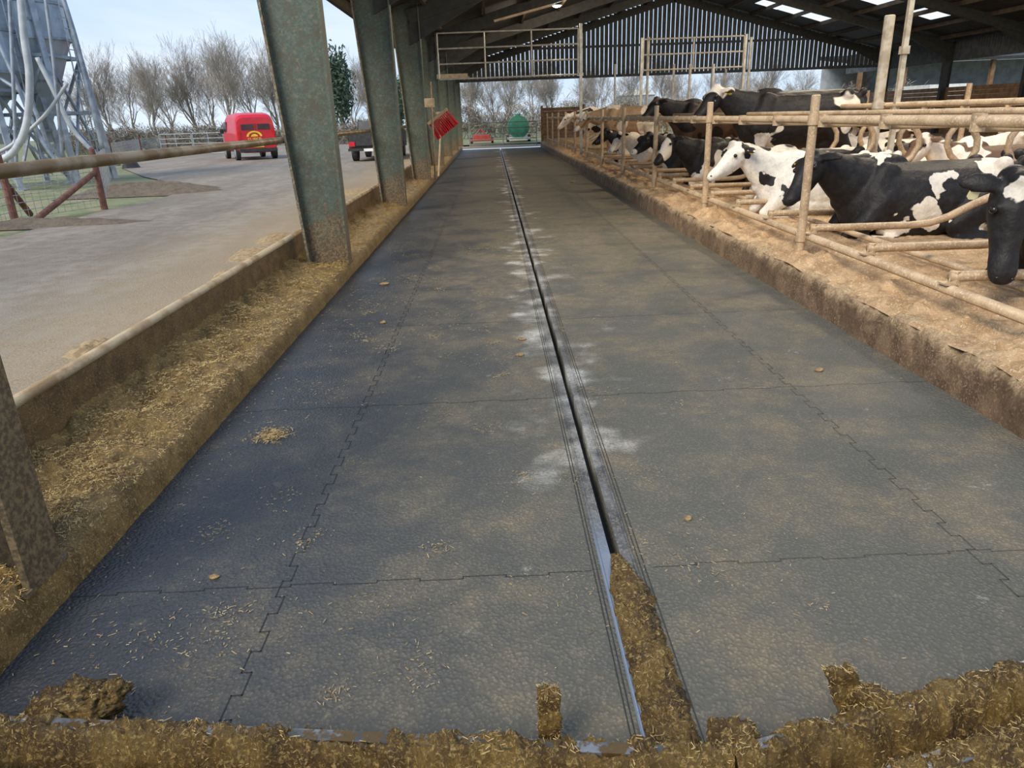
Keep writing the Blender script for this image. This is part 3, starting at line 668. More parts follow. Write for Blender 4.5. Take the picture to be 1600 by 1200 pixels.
# ---------------------------------------------------------------- broom
t=thing('yard_broom','red bristled yard broom hanging on a green column at the left kerb','broom',(0,0,0),0)
c=at(691,192,21.2)
ex=(at(697,168,21.2)-at(668,191,21.2)).normalized(); ez=(at(668,191,21.2)-at(683,217,21.2)).normalized(); ez=(ez-ex*ez.dot(ex)).normalized(); en=ex.cross(ez)
def fr(mb):
    mb.v=[tuple(ex*x+en*y+ez*z) for x,y,z in mb.v]; return mb
t.location=c
b=MB()
for i in range(13):
    for j in range(4):
        x=-.30+i*.05; y=-.07+j*.047; sx=x*1.15+random.uniform(-.012,.012); sy=y*1.2
        b.tube([(x,y,.18),(sx,sy,-.26+random.uniform(-.03,.02))],[.015,.025],5)
fr(b).obj('bristles',MBR,t)
b=MB(); b.box(-.34,.34,-.09,.09,.17,.25); fr(b).obj('head',MPALE,t)
b=MB(); b.tube([(0,0,.24),(-.02,.25,.75),(-.05,.45,1.1)],.022,8); fr(b).obj('handle',MPALE,t)
b=MB(); b.tube([(-1.66,20.9,.1),(-1.60,20.8,2.65)],.026,8); tag(b.obj('tool_handle',MPALE,smooth=True),'long pale tool handle leaning at the column behind the red broom','tool')
b=MB(); b.tube([(-1.66,22.2,.1),(-1.45,22.3,1.9)],.03,8); b.box(-1.60,-1.32,22.2,22.4,1.7,1.9); tag(b.obj('tool_handle',MPALE),'pale long handled scraper leaning below the red broom','tool')
g=at(668,160,20.0); b=MB(); b.box(-.13,.13,-.05,.05,-.11,.11); b.box(-.10,.10,-.06,-.05,-.08,.08); tag(b.obj('wall_box',MPALE,loc=(-1.63,20.35,g.z),bevel=.01),'small pale box fixed on the green column above the red broom','box')
# ---------------------------------------------------------------- yard
ZY=.18
b=MB(); b.quad((-120,-5,ZY-.03),(-2.45,-5,ZY-.03),(-2.45,47,ZY-.03),(-120,47,ZY-.03)); b.quad((-120,47,ZY-.03),(120,47,ZY-.1),(120,260,ZY-.1),(-120,260,ZY-.03)); b.quad((23.2,-5,ZY-.1),(120,-5,ZY-.1),(120,47,ZY-.1),(23.2,47,ZY-.1))
struct(b.obj('field',MGRASS,fix=False),'grass field around the yard','field')
pts=[(-2.46,-1,ZY),(-2.46,44,ZY)]+[tuple(onz(px,py,ZY)) for px,py in ((640,222),(520,221),(430,224),(345,229),(240,236),(215,250),(190,262),(225,276),(305,293),(250,310),(170,327),(90,348),(0,372))]+[(-9.6,-1,ZY)]
b=MB(); b.quad(*pts); struct(b.obj('yard',MYARD,fix=False),'concrete yard track left of the barn','yard')
b=MB(); b.quad((-2.46,YE,.03),(9,YE,.03),(9,52,.03),(-2.46,52,.03)); struct(b.obj('end_apron',MYARD,fix=False),'concrete apron at the far end of the alley','apron')
def heap(name,mat,lab,cat,c,rx,ry,h,n=28,grp=None,z0=None):
    b=MB(); z0=ZY if z0 is None else z0
    for i in range(n+1):
        for j in range(n+1):
            a=-1+2*i/n;q=-1+2*j/n;rr=1+.3*nz(a+c[0],q+c[1],0,1.7); d=min(1,math.hypot(a,q)/rr); x=a*rx;y=q*ry
            z=h*(1-d*d)**1.2*(1+.5*fb(c[0]+x,c[1]+y,0,4/max(rx,.5)*2)) if d<1 else -.01
            b.v.append((x,y,z-.004))
    for i in range(n):
        for j in range(n): k=i*(n+1)+j; b.f.append((k,k+n+1,k+n+2,k+1))
    return tag(b.obj(name,mat,smooth=True,loc=(c[0],c[1],z0)),lab,cat,grp)
g=onz(235,300,ZY); heap('soil_bank',MSOIL,'low bank of churned soil at the edge of the yard','soil',g,2.0,1.1,.25)
g=onz(60,352,ZY); heap('soil_bank',MSOIL,'strip of bare soil at the foot of the wire fence','soil',g,2.0,.4,.12)
for i,(px,py,r) in enumerate(((140,545,.22),(400,395,.5),(430,372,.4),(350,430,.2),(560,300,.9))):
    g=onz(px,py,ZY); heap('sawdust_pile',M('yard_sawdust_%s'%'abcde'[i],(.40,.285,.15),(.25,.17,.085),20,.9,0,.8,50),'flat pile of spilt bedding beside the low wall, %s from the camera'%ORD[[0,2,3,1,4][i]],'bedding pile',g,r*.6,r*1.3,.05,20,'spilt bedding piles')
fp=[onz(-60,372,ZY),onz(24,347,ZY),onz(163,325,ZY)]
far=[onz(p,q,ZY) for p,q in ((178,262),(222,244),(262,236))]
allp=fp+far
for i,p in enumerate(allp):
    t=thing('fence_post','reddish brown wooden fence post at the yard edge, %s from the left'%ORD[i],'post',(p.x,p.y,ZY-.03),0,'wooden fence posts')
    MB().loft([((0,0,0),.07,.07),((.01,0,.6),.067,.065),((.015,.0,1.22),.06,.06)],10,up=(1,0,0)).obj('timber',MWOOD,t); MB().loft([((.015,0,1.22),.06,.06),((.015,0,1.26),.03,.03)],10,up=(1,0,0)).obj('cut_top',MWOOD,t)
b=MB()
for p,q in zip(allp[:-1],allp[1:]):
    for k in range(8):
        z=.05+k*.14; b.tube([p+Vector((0,0,z)),q+Vector((0,0,z))],.006,4)
    n=max(3,int((q-p).length/.16))
    for i in range(n): c=p.lerp(q,i/n); b.tube([c+Vector((0,0,.05)),c+Vector((0,0,1.03))],.005,4)
tag(b.obj('wire_netting',MGALV,fix=False),'square wire netting strung on the wooden fence posts','fence')
for i,(a,c) in enumerate((((60,345),(158,290)),((48,338),(20,262)))):
    A=onz(a[0],a[1],ZY); d=(allp[2] if i==0 else allp[1]); C=Vector((d.x,d.y,ZY+.75))
    b=MB(); b.loft([(A+Vector((0,0,.05)),.06,.06),(A.lerp(C,.5)+Vector((0,0,.02)),.058,.06),(C,.055,.055)],8,rnd=True)
    tag(b.obj('fence_strut',MWOOD,smooth=True),'slanting wooden strut bracing the %s fence post'%('right hand' if i==0 else 'left hand'),'strut',None)
def silo(loc,r,zc,zb,ht,lab):
    t=thing('feed_silo',lab,'silo',loc,0,'feed silos')
    b=MB(); b.loft([((0,0,zc),r*.14,r*.14),((0,0,zb),r,r),((0,0,zb+ht),r,r),((0,0,zb+ht+.6),r*.3,r*.3)],28,up=(1,0,0)); b.obj('hopper',MSILO,t,smooth=False)
    for k in range(4):
        z=zb+ht*k/3; b=MB(); b.loft([((0,0,z-.04),r+.04,r+.04),((0,0,z+.04),r+.04,r+.04)],28,up=(1,0,0)); b.obj('ring',MSILOD,t)
    b=MB(); b.loft([((0,0,(zc+zb)/2-.03),r*.57+.03,r*.57+.03),((0,0,(zc+zb)/2+.03),r*.6+.03,r*.6+.03)],28,up=(1,0,0)); b.obj('ring',MSILOD,t)
    L_=[]
    for k in range(4):
        a=PI/4+k*PI/2; x,y=math.cos(a),math.sin(a); L_.append((x,y))
        b=MB(); b.beam((x*r*1.4,y*r*1.4,0),(x*r*1.04,y*r*1.04,zb+ht*.6),.16,.16); b.obj('leg',MSILOD,t)
        b=MB(); b.box(x*r*1.4-.16,x*r*1.4+.16,y*r*1.4-.16,y*r*1.4+.16,0,.03); b.obj('foot_plate',MSILOD,t)
    for k in range(4):
        (x,y),(x2,y2)=L_[k],L_[(k+1)%4]
        b=MB(); b.beam((x*r*1.36,y*r*1.36,.2),(x2*r*1.15,y2*r*1.15,zb-.5),.07,.07); b.beam((x2*r*1.36,y2*r*1.36,.2),(x*r*1.15,y*r*1.15,zb-.5),.07,.07)
        for hh,q in ((zb-.5,1.16),(zb*.5,1.27),(zb+.5,1.08)): b.beam((x*r*q,y*r*q,hh),(x2*r*q,y2*r*q,hh),.09,.09)
        b.obj('brace',MSILOD,t)
    b=MB(); b.tube([(0,0,zc+.05),(0,0,zc-.3)],[.18,.14],12); b.box(-.22,.22,-.22,.22,zc-.6,zc-.25); b.obj('outlet',MPLAS,t)
    b=MB()
    for s in (-.16,.16): b.tube([(r+.12,s,.3),(r+.12,s,zb+ht)],.02,6)
    for k in range(int((zb+ht-.4)/.3)): b.tube([(r+.12,-.16,.4+k*.3),(r+.12,.16,.4+k*.3)],.015,5)
    b.obj('ladder',MGALV,t)
    return t
gA=at(76,200,25); gB=at(-18,200,23.5)
silo((gA.x,gA.y,ZY-.03),1.2,1.9,4.3,3.0,'tall grey blue feed silo, right hand one at the left edge')
silo((gB.x,gB.y,ZY-.03),1.35,1.9,3.3,3.4,'grey blue feed silo cut by the left edge of the photo')
def px_tube(pp,Y,r,name,lab,mat,cat,grp=None):
    P=[at(x,y,Y) for x,y in pp]; Q=[]
    for i in range(len(P)-1):
        p0=P[max(i-1,0)];p1=P[i];p2=P[i+1];p3=P[min(i+2,len(P)-1)]
        for k in range(6):
            t=k/6; Q.append(.5*((2*p1)+(p2-p0)*t+(2*p0-5*p1+4*p2-p3)*t*t+(3*p1-3*p2+p3-p0)*t**3))
    Q.append(P[-1]); return tag(MB().tube(Q,r,8).obj(name,mat,smooth=True),lab,cat,grp)
GP='silo auger pipes'
px_tube([(32,-10),(38,60),(46,120),(42,190),(22,236),(-10,255)],21.6,.10,'auger_pipe','thick pale flexible auger pipe curving down the front of the silos',MPLAS,'pipe',GP)
px_tube([(58,90),(88,150),(112,200),(150,242)],23.0,.07,'auger_pipe','pale auger pipe slanting down right of the silo hopper',MPLAS,'pipe',GP)
px_tube([(-5,120),(40,150),(62,190),(78,240)],22.6,.06,'auger_pipe','thin grey pipe crossing between the two silos',MSILOD,'pipe',GP)
px_tube([(96,-10),(118,60),(138,140),(160,232)],22.9,.07,'auger_pipe','long straight grey pipe along the right side of the silo frame',MSILOD,'pipe',GP)
px_tube([(-5,60),(22,120),(60,210),(95,262)],22.2,.06,'auger_pipe','slanting grey pipe crossing low in front of the silo legs',MSILOD,'pipe',GP)
px_tube([(105,130),(70,180),(20,225),(-8,240)],22.0,.05,'auger_pipe','thin pale conveyor pipe falling to the left from the hopper',MPLAS,'pipe',GP)
px_tube([(70,-10),(84,100),(98,250)],22.4,.05,'auger_pipe','thin upright grey pipe in front of the right hand silo',MSILOD,'pipe',GP)
px_tube([(14,-10),(20,110),(26,268)],22.0,.05,'auger_pipe','thin upright grey pipe between the two silos',MSILOD,'pipe',GP)
for i,(x,y) in enumerate(((175,258),(205,262))):
    g=onz(x,y,ZY); b=MB(); b.loft([((0,0,0),.4,.4),((0,0,.3),.35,.2)],8,up=(1,0,0)); tag(b.obj('black_bag',MBLK,loc=(g.x,g.y,ZY)),'dark sack lying at the yard edge, %s of the two'%('left' if i==0 else 'right'),'sack')
def van():
    t=thing('van','red van parked on the yard with yellow emblem on its rear','van',(0,0,0),0)
    b=MB(); secs=[(-2.10,.34,1.55,.78),(-2.08,.32,1.80,.84),(-1.95,.30,1.93,.87),(-1.6,.30,2.0,.89),(-.6,.30,2.03,.90),(.45,.30,2.0,.90),(.80,.30,1.90,.89),(1.10,.30,1.60,.88),(1.40,.30,1.28,.87),(1.75,.30,1.16,.84),(2.05,.32,1.0,.78),(2.15,.38,.82,.70)]
    K=24
    for (y,z0,z1,hw) in secs:
        zc=(z0+z1)/2; hh=(z1-z0)/2
        for j in range(K):
            a=2*PI*j/K; ca,sa=math.cos(a),math.sin(a); e=.34
            xx=hw*math.copysign(abs(ca)**e,ca); zz=hh*math.copysign(abs(sa)**e,sa)
            xx*=1-.10*max(0,(zc+zz-1.2)/.9)
            b.v.append((xx,y,zc+zz))
    for i in range(len(secs)-1):
        for j in range(K): j2=(j+1)%K; b.f.append((i*K+j,i*K+j2,(i+1)*K+j2,(i+1)*K+j))
    b.f.append(tuple(range(K))); b.f.append(tuple((len(secs)-1)*K+j for j in range(K)))
    b.obj('body',MRED,t,smooth=False)
    for xa,xb in ((-.62,-.08),(.08,.62)):
        b=MB(); b.box(xa,xb,-2.115,-2.09,1.28,1.52); b.obj('rear_window',MGLASS,t,bevel=.008)
    b=MB(); b.prism([(.90,1.84),(1.40,1.31),(1.43,1.33),(.93,1.87)],-.70,.70,'x'); b.obj('windscreen',MGLASS,t)
    for s in (-1,1):
        x=s*.885; b=MB(); b.prism([(.1,1.22),(.1,1.66),(.68,1.66),(1.0,1.24)],min(x-s*.03,x+s*.012),max(x-s*.03,x+s*.012),'x'); b.obj('side_window',MGLASS,t)
        b=MB(); b.box(s*.74-.05,s*.74+.05,-2.13,-2.05,.90,1.25); b.obj('tail_light',MREDL,t)
        b=MB(); b.box(s*.98-.08,s*.98+.08,.95,1.1,1.15,1.35); b.obj('wing_mirror',MBLK,t)
        for y in (-1.35,1.35):
            b=MB(); b.loft([((s*.72,y,.32),.32,.32),((s*.91,y,.32),.32,.32)],20); w_=b.obj('wheel',MBLK,t)
            b=MB(); b.loft([((s*.91,y,.32),.18,.18),((s*.925,y,.32),.16,.16)],16); b.obj('hub_cap',MGALV,w_)
    b=MB(); b.box(-.82,.82,-2.18,-2.0,.34,.50); b.obj('bumper',MBLK,t,bevel=.02)
    b=MB(); b.box(-.26,.26,-2.13,-2.08,.54,.65); b.obj('number_plate',MYEL,t)
    b=MB(); b.box(-.008,.008,-2.112,-2.09,.6,1.55); b.obj('door_gap',MBLK,t)
    pl=[]
    for k in range(13): a=PI*k/12; pl.append((.34*math.cos(a),.24*math.sin(a)))
    b=MB(); n=len(pl)
    T=lambda x,z: (x-.1,-2.12,z+1.0)
    for k in range(n-1): b.quad(T(*pl[k]),T(*pl[k+1]),T(pl[k+1][0]*.72,pl[k+1][1]*.72),T(pl[k][0]*.72,pl[k][1]*.72))
    b.quad(*[T(x*.45,z*.45) for x,z in pl]); b.obj('emblem',MYEL,t,fix=False)
    cu=bpy.data.curves.new('lettering','FONT'); cu.body='SUPER'; cu.size=.22; cu.extrude=.004; cu.align_x='CENTER'
    o=bpy.data.objects.new('tmp',cu); COL.objects.link(o); dg=bpy.context.evaluated_depsgraph_get(); me=bpy.data.meshes.new_from_object(o.evaluated_get(dg)); bpy.data.objects.remove(o)
    me.materials.clear(); me.materials.append(MYEL); q=bpy.data.objects.new('lettering',me); COL.objects.link(q); q.parent=t; q.location=(-.1,-2.12,.80); q.rotation_euler=(R(90),0,0)
    return t
v_=van(); g=at(376,240,36.5); v_.location=(g.x,g.y+1.5,ZY); v_.rotation_euler=(0,0,R(28)); v_.scale=(1.06,1.06,1.06)
t=thing('pickup_truck','dark tailgate and wheels of a truck parked beyond the second green column','truck',(0,0,ZY),0)
g=onz(566,252,ZY); t.location=(g.x+.45,g.y+2,ZY)
b=MB(); b.prism([(-2.2,.5),(-2.25,1.15),(.2,1.15),(.35,1.55),(1.5,1.55),(2.0,1.15),(2.9,1.05),(2.9,.45)],-.88,.88,'x'); b.obj('body',M('truck_grey',(.05,.05,.055),(.08,.08,.08),3,.6),t,bevel=.03)
MB().box(-.85,.85,-2.32,-2.25,.62,1.2).obj('tailgate',MBLK,t); MB().box(-.9,.9,-2.4,-2.25,.42,.52).obj('bumper',MRAFT,t)
MB().box(-.26,.26,-2.43,-2.4,.40,.51).obj('number_plate',MWHT,t)
for s in (-1,1):
    MB().box(s*.74-.12,s*.74+.12,-2.36,-2.3,.6,.78).obj('tail_light',MRED,t)
    for y in (-1.4,1.8): MB().loft([((s*.68,y,.34),.34,.34),((s*.9,y,.34),.34,.34)],18).obj('wheel',MBLK,t)
t=thing('green_tank','round green tank on a cart beyond the end gate','tank',(0,0,0),0); g=at(810,215,50); t.location=(g.x,50,.05)
b=MB(); b.loft([((0,-.9,1.0),.45,.45),((0,-.85,1.0),.7,.7),((0,.9,1.0),.7,.7),((0,1.0,1.0),.5,.5)],24); b.obj('tank',MGRN,t,smooth=False)
MB().box(-.75,.75,-.95,.95,.22,.34).obj('chassis',MWHT,t)
for s in (-1,1): MB().loft([((s*.62,0,.25),.25,.25),((s*.8,0,.25),.25,.25)],16).obj('wheel',MBLK,t)
MB().tube([(0,0,1.68),(0,0,1.8)],.18,14).obj('filler_cap',MGRN,t)
t=thing('red_machine','low red farm implement beyond the end gate','implement',(0,0,0),0); g=at(753,215,49); t.location=(g.x,49,.05)
b=MB(); b.box(-.55,.55,-.4,.4,.25,.6); b.box(-.75,.75,-.5,-.4,.2,.35); b.obj('frame',MREDM,t,bevel=.03); MB().tube([(-.4,0,.6),(-.1,0,.95),(.3,0,.6)],.05,8).obj('headstock',MREDM,t)
for s in (-1,1): MB().loft([((s*.6,.1,.22),.22,.22),((s*.75,.1,.22),.22,.22)],14).obj('wheel',MBLK,t)
g=at(998,153,80); t=thing('white_shed','small white shed roof seen beyond the far gable','shed',(g.x,80,.1),0)
b=MB(); b.box(-1.7,1.7,0,4,0,3.2); b.obj('walls',MSILO,t); b=MB(); b.prism([(-1.9,3.2),(0,4.0),(1.9,3.2)],-.1,4.1,'y'); b.obj('roof',MWHT,t)
# ---------------------------------------------------------------- trees
def tree_mesh(seed,Ht,spread,depth=6):
    rnd=random.Random(seed); tr=MB(); br=MB()
    def grow(p,d,l,r,k):
        segs=3 if k>3 else 2; pts=[p]; rr=[r]
        for i in range(segs):
            d=(d+Vector((rnd.gauss(0,.12),rnd.gauss(0,.12),rnd.gauss(.06,.07)))).normalized(); p=p+d*l/segs; pts.append(p); rr.append(max(.0055,r*(1-.35*(i+1)/segs)))
        (tr if k>=depth-1 else br).tube(pts,rr,6 if k>=depth-1 else 3,caps=False)
        if k==0: return
        n=5 if k>=depth-1 else (4 if k>2 else 3)
        for i in range(n):
            ax=Vector((rnd.gauss(0,1),rnd.gauss(0,1),rnd.gauss(0,.35))); ax=(ax-d*ax.dot(d)).normalized()
            nd=(d*rnd.uniform(.85,1.25)+ax*rnd.uniform(.38,.88)*spread+Vector((0,0,.12))).normalized()
            if i==0: nd=(d+ax*.2).normalized()
            q=pts[-1] if i<2 else pts[0].lerp(pts[-1],rnd.uniform(.3,.95))
            grow(q,nd,l*rnd.uniform(.68,.87)*(1.0 if i<2 else .85),rr[-1]*rnd.uniform(.52,.74)*(1 if i else 1.15),k-1)
    grow(Vector((0,0,-.1)),Vector((0,0,1)),Ht*.23,Ht*.016,depth)
    top=max(v[2] for v in tr.v+br.v)
    return tr.mesh('trunk',MBARK,fix=False),br.mesh('branches',MTWIG,fix=False),top
TR=[tree_mesh(11,9,.9),tree_mesh(12,9,.75),tree_mesh(15,9,1.0),tree_mesh(17,9,.7)]
def place_tree(k,loc,hh,rz_,lab,grp):
    t=thing('bare_tree',lab,'tree',loc,rz_,grp); sc=hh/(TR[k][2]*.97); t.scale=(sc,sc,sc)
    for n_,me in zip(('trunk','branches'),TR[k][:2]): o=bpy.data.objects.new(n_,me); COL.objects.link(o); o.parent=t
i=0
for px,top,Y in ((112,104,75),(150,64,72),(184,82,88),(216,68,70),(250,80,84),(282,54,76),(312,66,90),(342,36,72),(378,48,84),(412,58,74),(440,80,92),(545,74,74),(578,90,84),(502,84,90)):
    g=at(px,top,Y); place_tree(i%4,(g.x,Y,ZY-.05),g.z-.2,i*1.7,'bare winter tree beyond the yard, %s from the left'%ORD[i],'bare trees beyond the yard'); i+=1
i=0
for px in (735,765,790,830,862,905,940,985,1030,1075,1120,1165,1210,1255,1300,1345,1390,1440,1500,1560):
    Y=(64+(i*37)%23) if px<1420 else 78+i; g=at(px,70+(i*53)%30,Y); place_tree((i*3+1)%4,(g.x,Y,ZY-.12),g.z-.2,i*2.1,'bare winter tree seen beyond the far end of the barn, %s from the left'%ORD[i],'bare trees beyond the far gable'); i+=1
def leafcloud(seed,n,rx,ry,rz_,sz,z0,flat=.4):
    rnd=random.Random(seed); b=MB()
    for _ in range(n):
        d=Vector((rnd.gauss(0,1),rnd.gauss(0,1),rnd.gauss(0,1))).normalized()*rnd.uniform(.35,1)
        lump=1+.45*nz(d.x,d.y,d.z,2.3+seed*.01)
        c=Vector((d.x*rx*lump,d.y*ry*lump,z0+rz_*(1+d.z*lump)*1.0)); a=Vector((rnd.gauss(0,1),rnd.gauss(0,1),rnd.gauss(0,1.5))).normalized(); e=a.orthogonal().normalized()
        s=sz*rnd.uniform(.6,1.4); b.quad(c-a*s,c+e*s*flat,c+a*s,c-e*s*flat)
    return b
bush=[leafcloud(3,1300,2.6,1.4,.8,.28,0,.07).mesh('twigs',MLEAF,fix=False),leafcloud(5,1300,2.2,1.4,1.1,.28,0,.07).mesh('twigs',MLEAF,fix=False)]
i=0
for px in list(range(110,440,30))+list(range(500,620,38))+list(range(730,1420,42)):
    Y=58+(i*7)%6; g=at(px,200,Y)
    o=bpy.data.objects.new('hedge_bush',bush[i%2]); COL.objects.link(o); o.location=(g.x,Y,ZY-.1); o.rotation_euler=(0,0,(i%3)*.3)
    if px>700: o.scale=(1,1,1.4)
    side='beyond the yard' if px<700 else 'beyond the far end of the barn'
    tag(o,'brown leafless hedge bush %s, %s from the left'%(side,ORD[i if px<700 else i-15]),'bush','hedge bushes '+side); i+=1
for k,(px,top,Y,wd) in enumerate(((522,72,68,1.3),(610,115,70,1.6))):
    g=at(px,top,Y); t=thing('evergreen_tree','dark green evergreen tree beyond the yard, %s green column'%('right of the wide' if k==0 else 'behind the third'),'tree',(g.x,Y,ZY-.05),0,'evergreen trees')
    hh=g.z-.2; leafcloud(9+k,2600,wd,wd,hh*.42,.2,hh*.16).obj('crown',MEVER,t,fix=False); MB().tube([(0,0,0),(0,0,hh*.6)],[.2,.1],8).obj('trunk',MBARK,t)
# ---------------------------------------------------------------- muck and straw
def straw(n,fn,mat,lab,name='straw_litter',ls=1.0,ws=1.0,tl=.004,steep=0):
    b=MB()
    for _ in range(n):
        x,y,z=fn(); a=random.uniform(0,2*PI); k=1 if y<4 else 1.35; l=random.uniform(.003,.011)*k*ls; w_=random.uniform(.0008,.0018)*k*ws
        if random.random()<.10: l*=1.8
        dx,dy=math.cos(a)*l,math.sin(a)*l; ux,uy=-math.sin(a)*w_,math.cos(a)*w_; t0=random.uniform(0,tl); t1=random.uniform(0,tl)
        b.quad((x-dx-ux,y-dy-uy,z+t0),(x+dx-ux,y+dy-uy,z+t1),(x+dx+ux,y+dy+uy,z+t1+.001),(x-dx+ux,y-dy+uy,z+t0+.001))
    return tag(b.obj(name,mat,fix=False),lab,'straw',None,'stuff')
CL=[(random.uniform(-1.5,1.2),1.6+random.random()**1.3*9,random.uniform(.03,.16)) for _ in range(80)]
def ff():
    while True:
        if random.random()<.7:
            c=random.choice(CL); x=random.gauss(c[0],c[2]); y=random.gauss(c[1],c[2])
        elif random.random()<.5: x=-1.7+abs(random.gauss(0,.35)); y=1.5+random.random()**1.2*12
        else: x=random.uniform(-1.7,2.7); y=1.5+random.random()**1.2*14
        if -1.72<x<2.72 and y>1.5 and not(.35<x<.5) and (x<.6 or random.random()<.5): return x,y,.002
straw(6000,ff,MSTRAWF,'loose straw bits strewn over the rubber matting',ls=.75)
lv=[v.co for v in led.data.vertices if v.co.x<-1.765 and v.co.x>-2.36 and v.co.y<12]
def fl():
    while True:
        c=random.choice(lv)
        if fb(c.x,c.y,0,5)*1.3+random.random()>.45: return c.x+random.uniform(-.015,.015),c.y+random.uniform(-.02,.02),c.z+.003
straw(26000,fl,MSTRAW,'chopped straw caught in the muck on the left ledge',ls=1.1,ws=.85,tl=.012)
def fs():
    x=random.gauss(0,.055);y=random.gauss(0,.055); g=onz(424,681,0); return g.x+x,g.y+y,random.uniform(.002,.015)
straw(600,fs,MSTRAW,'small heap of straw on the left half of the matting','straw_heap',ls=1.3)
def clump(px,py,r,h,lab):
    g=onz(px,py,0); b=MB(); b.ell((0,0,h*.3),r,r*.7,h,16,10)
    b.v=[(x*(1+.4*fb(x+g.x*9,y,z,30)),y*(1+.4*fb(x,y+g.y*9,z,30)),z*(1+.5*fb(x,y,z+g.x,40))) for x,y,z in b.v]
    o=b.obj('dung_clump',MDUNG,smooth=True,loc=(g.x,g.y,.004)); tag(o,lab,'dung','dung clumps on the matting')
for a in ((812,556,.035,.02,'larger brown dung clump left of the slot at mid alley'),(816,531,.035,.015,'brown dung clump just beyond the larger one left of the slot'),(1279,580,.03,.014,'brown clump near the right mat joint'),(600,445,.05,.02,'brown clump on the mat by the left kerb beyond the first green column'),(1075,812,.018,.012,'small brown clump right of the slot in the foreground'),(335,903,.02,.01,'small pale clump in the left foreground'),(598,505,.03,.014,'small clump on the left matting halfway to the column'),(895,285,.07,.03,'dark dropping on the far right half of the matting')): clump(*a)
b=MB(); ys=[1.25+.008*i for i in range(155)]
K=34
for y in ys:
    f_=min(1,max(0,(2.46-y)/.22)); wl_=.022+.040*f_; wr_=.024+.066*f_
    for j in range(K+1):
        a=-1+2*j/K; x=.432+a*(wl_ if a<0 else wr_)*(1+.22*fb(0,y,a,14)); hgt=.020*(1-a**4)*min(1,max(0,(2.48-y)/.06)); z=.002+hgt+(fb(x,y,0,26,4)*.014+fb(x,y,3,70,3)*.008)*(1-a*a)
        b.v.append((x,y,z))
for i in range(len(ys)-1):
    for j in range(K): n=i*(K+1)+j; b.f.append((n,n+1,n+K+2,n+K+1))
sm=tag(b.obj('slot_muck',MMUCK,smooth=True,fix=False),'ridge of wet brown muck filling the near end of the slot','muck')
# scraper
t=thing('alley_scraper','muck caked steel alley scraper across the bottom of the photo','scraper',(0,0,0),0)
ap=Vector((.56,1.38,.0)); lf=Vector((-1.72,1.64,.0)); rt=Vector((2.6,1.92,.0))
crv=[]
def arm(a,c,nm,bare):
    d=(c-a); n=Vector((-d.y,d.x,0)).normalized()
    if n.y<0: n=-n
    b=MB(); b.beam(a+Vector((0,0,.06)),c+Vector((0,0,.06)),.012,.11); b.beam(a+n*.010+Vector((0,0,.112)),c+n*.010+Vector((0,0,.112)),.036,.010); b.beam(a-n*.14+Vector((0,0,.05)),c-n*.14+Vector((0,0,.05)),.05,.04); b.obj(nm,MSTEEL,t)
    b=MB(); L_=d.length; nx=int(L_/.0055); K=66
    for i in range(nx+1):
        s=i/nx; p=a.lerp(c,s)
        cover=bare*min(1,max(0,fb(p.x,p.y,0,3.2)*2.4+.15))
        rag=.026*fb(p.x,p.y,9,14,5)
        for j in range(K+1):
            q=-.27+.36*j/K
            base=.112*math.exp(-((q-.008)/.052)**4)+.072*math.exp(-((q+.14)/.05)**2)+.008
            n1=fb(p.x,q,1,14,5)*.014+fb(p.x,q,4,45,4)*.013+abs(fb(p.x,q,8,7,3))*.024+abs(fb(p.x,q,2,90,2))*.006
            if -.10<q<-.05: n1-=.02
            z=base+n1-cover*.055*math.exp(-((q-.014)/.020)**2)
            if q>.042+rag: z-=(q-.042-rag)*3.6
            b.v.append(tuple(p+n*(q+fb(p.x,q,6,18,3)*.016)+Vector((0,0,max(z,-.012)))))
    for i in range(nx):
        for j in range(K): k=i*(K+1)+j; b.f.append((k,k+1,k+K+2,k+K+1))
    crv.append(b.obj('muck_crust',MMUCK,t,smooth=True,fix=False))
arm(ap,lf,'blade',1.0); arm(ap,rt,'blade',.0)
def lump(px,py,z,dims,nm,tilt=0,mat=MMUCK,rnd=.45,yaw=0,am=1.0):
    g=onz(px,py,z)
    sx,sy,sz=dims; bm=bmesh.new(); bmesh.ops.create_cube(bm,size=1); bmesh.ops.subdivide_edges(bm,edges=bm.edges[:],cuts=19,use_grid_fill=True)
    for v in bm.verts:
        c=v.co.normalized()*.62; v.co=v.co.lerp(c,rnd); v.co=Vector((v.co.x*sx,v.co.y*sy,v.co.z*sz)); w_=v.co+g
        v.co+=v.co.normalized()*(fb(w_.x,w_.y,w_.z,24,5)*.014+fb(w_.x,w_.y,w_.z,80,3)*.007)*am
    bmesh.ops.rotate(bm,verts=bm.verts,cent=(0,0,0),matrix=Matrix.Rotation(yaw,3,'Z')@Matrix.Rotation(tilt,3,'Y'))
    me=bpy.data.meshes.new(nm); bm.to_mesh(me); bm.free(); me.shade_smooth(); me.materials.append(mat)
    o=bpy.data.objects.new(nm,me); COL.objects.link(o); o.parent=t; o.location=g; crv.append(o)
lump(858,1114,.12,(.06,.045,.15),'bracket',rnd=.15)
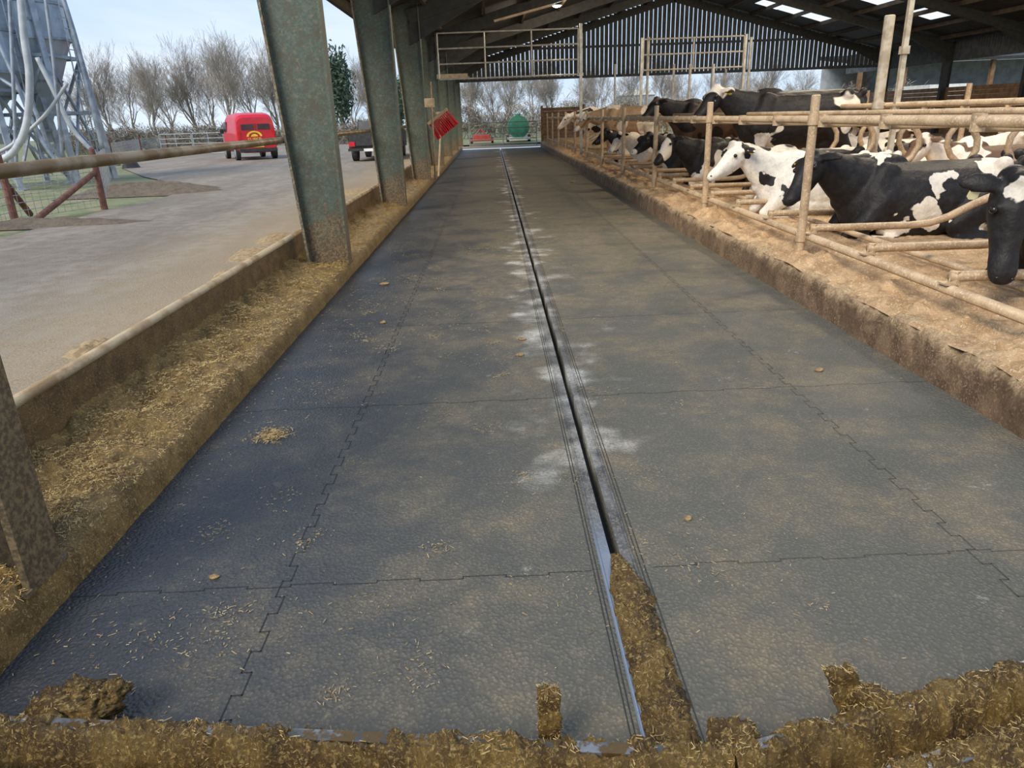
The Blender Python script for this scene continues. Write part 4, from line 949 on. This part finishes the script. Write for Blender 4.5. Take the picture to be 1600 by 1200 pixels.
lump(120,1106,.07,(.22,.14,.10),'muck_heap',rnd=.8,am=1.8); lump(165,1088,.10,(.10,.06,.06),'muck_heap',-.4,rnd=.8,am=1.8); lump(80,1098,.08,(.08,.06,.05),'muck_heap',.6,rnd=.8,am=1.6); lump(128,1076,.12,(.08,.05,.05),'muck_heap',.2,rnd=.8,am=1.8)
lump(1320,1074,.15,(.070,.045,.14),'bracket',-.35,rnd=.15); lump(1352,1094,.11,(.12,.06,.07),'bracket',.35,rnd=.4)
lump(1145,1154,.08,(.12,.10,.07),'hinge',rnd=.7)
cand=[]
for o in crv+[sm]:
    M_=o.matrix_basis
    cand+=[M_@v.co for v in o.data.vertices if v.co.z>-.2]
def fm():
    while True:
        c=random.choice(cand)
        if c.z>.012 and fb(c.x,c.y,c.z,9)+random.random()*.6>.35: return c.x,c.y,c.z+.001
straw(5500,fm,MSTRAW,'straw fibres sticking out of the wet muck on the scraper and slot','muck_fibres',ls=.9,ws=.4,tl=.008)
# ---------------------------------------------------------------- world and sun
wd=bpy.data.worlds.new('sky'); S.world=wd; wd.use_nodes=True; nt=wd.node_tree; bg=nt.nodes['Background']
tc=N(nt,'ShaderNodeTexCoord'); sp=N(nt,'ShaderNodeSeparateXYZ'); L(nt,tc.outputs['Generated'],sp.inputs[0])
base=mix(nt,ramp(nt,sp.outputs[2],-.02,.40),(.60,.74,.90),(.36,.54,.84))
mp=N(nt,'ShaderNodeMapping'); mp.inputs['Scale'].default_value=(1,1,3.0); L(nt,tc.outputs['Generated'],mp.inputs[0])
cl=ramp(nt,noise_n(nt,mp.outputs[0],2.6,7,.55,.4),.44,.72)
L(nt,mix(nt,mth(nt,'MULTIPLY',cl,.65),base,(.86,.90,.96)),bg.inputs[0]); bg.inputs[1].default_value=1.2
sl=bpy.data.lights.new('sun','SUN'); sl.energy=3.7; sl.angle=R(32); sl.color=(1,.92,.79)
so=bpy.data.objects.new('sun',sl); COL.objects.link(so); so.rotation_euler=Vector((.50,.58,-.68)).to_track_quat('-Z','Y').to_euler()
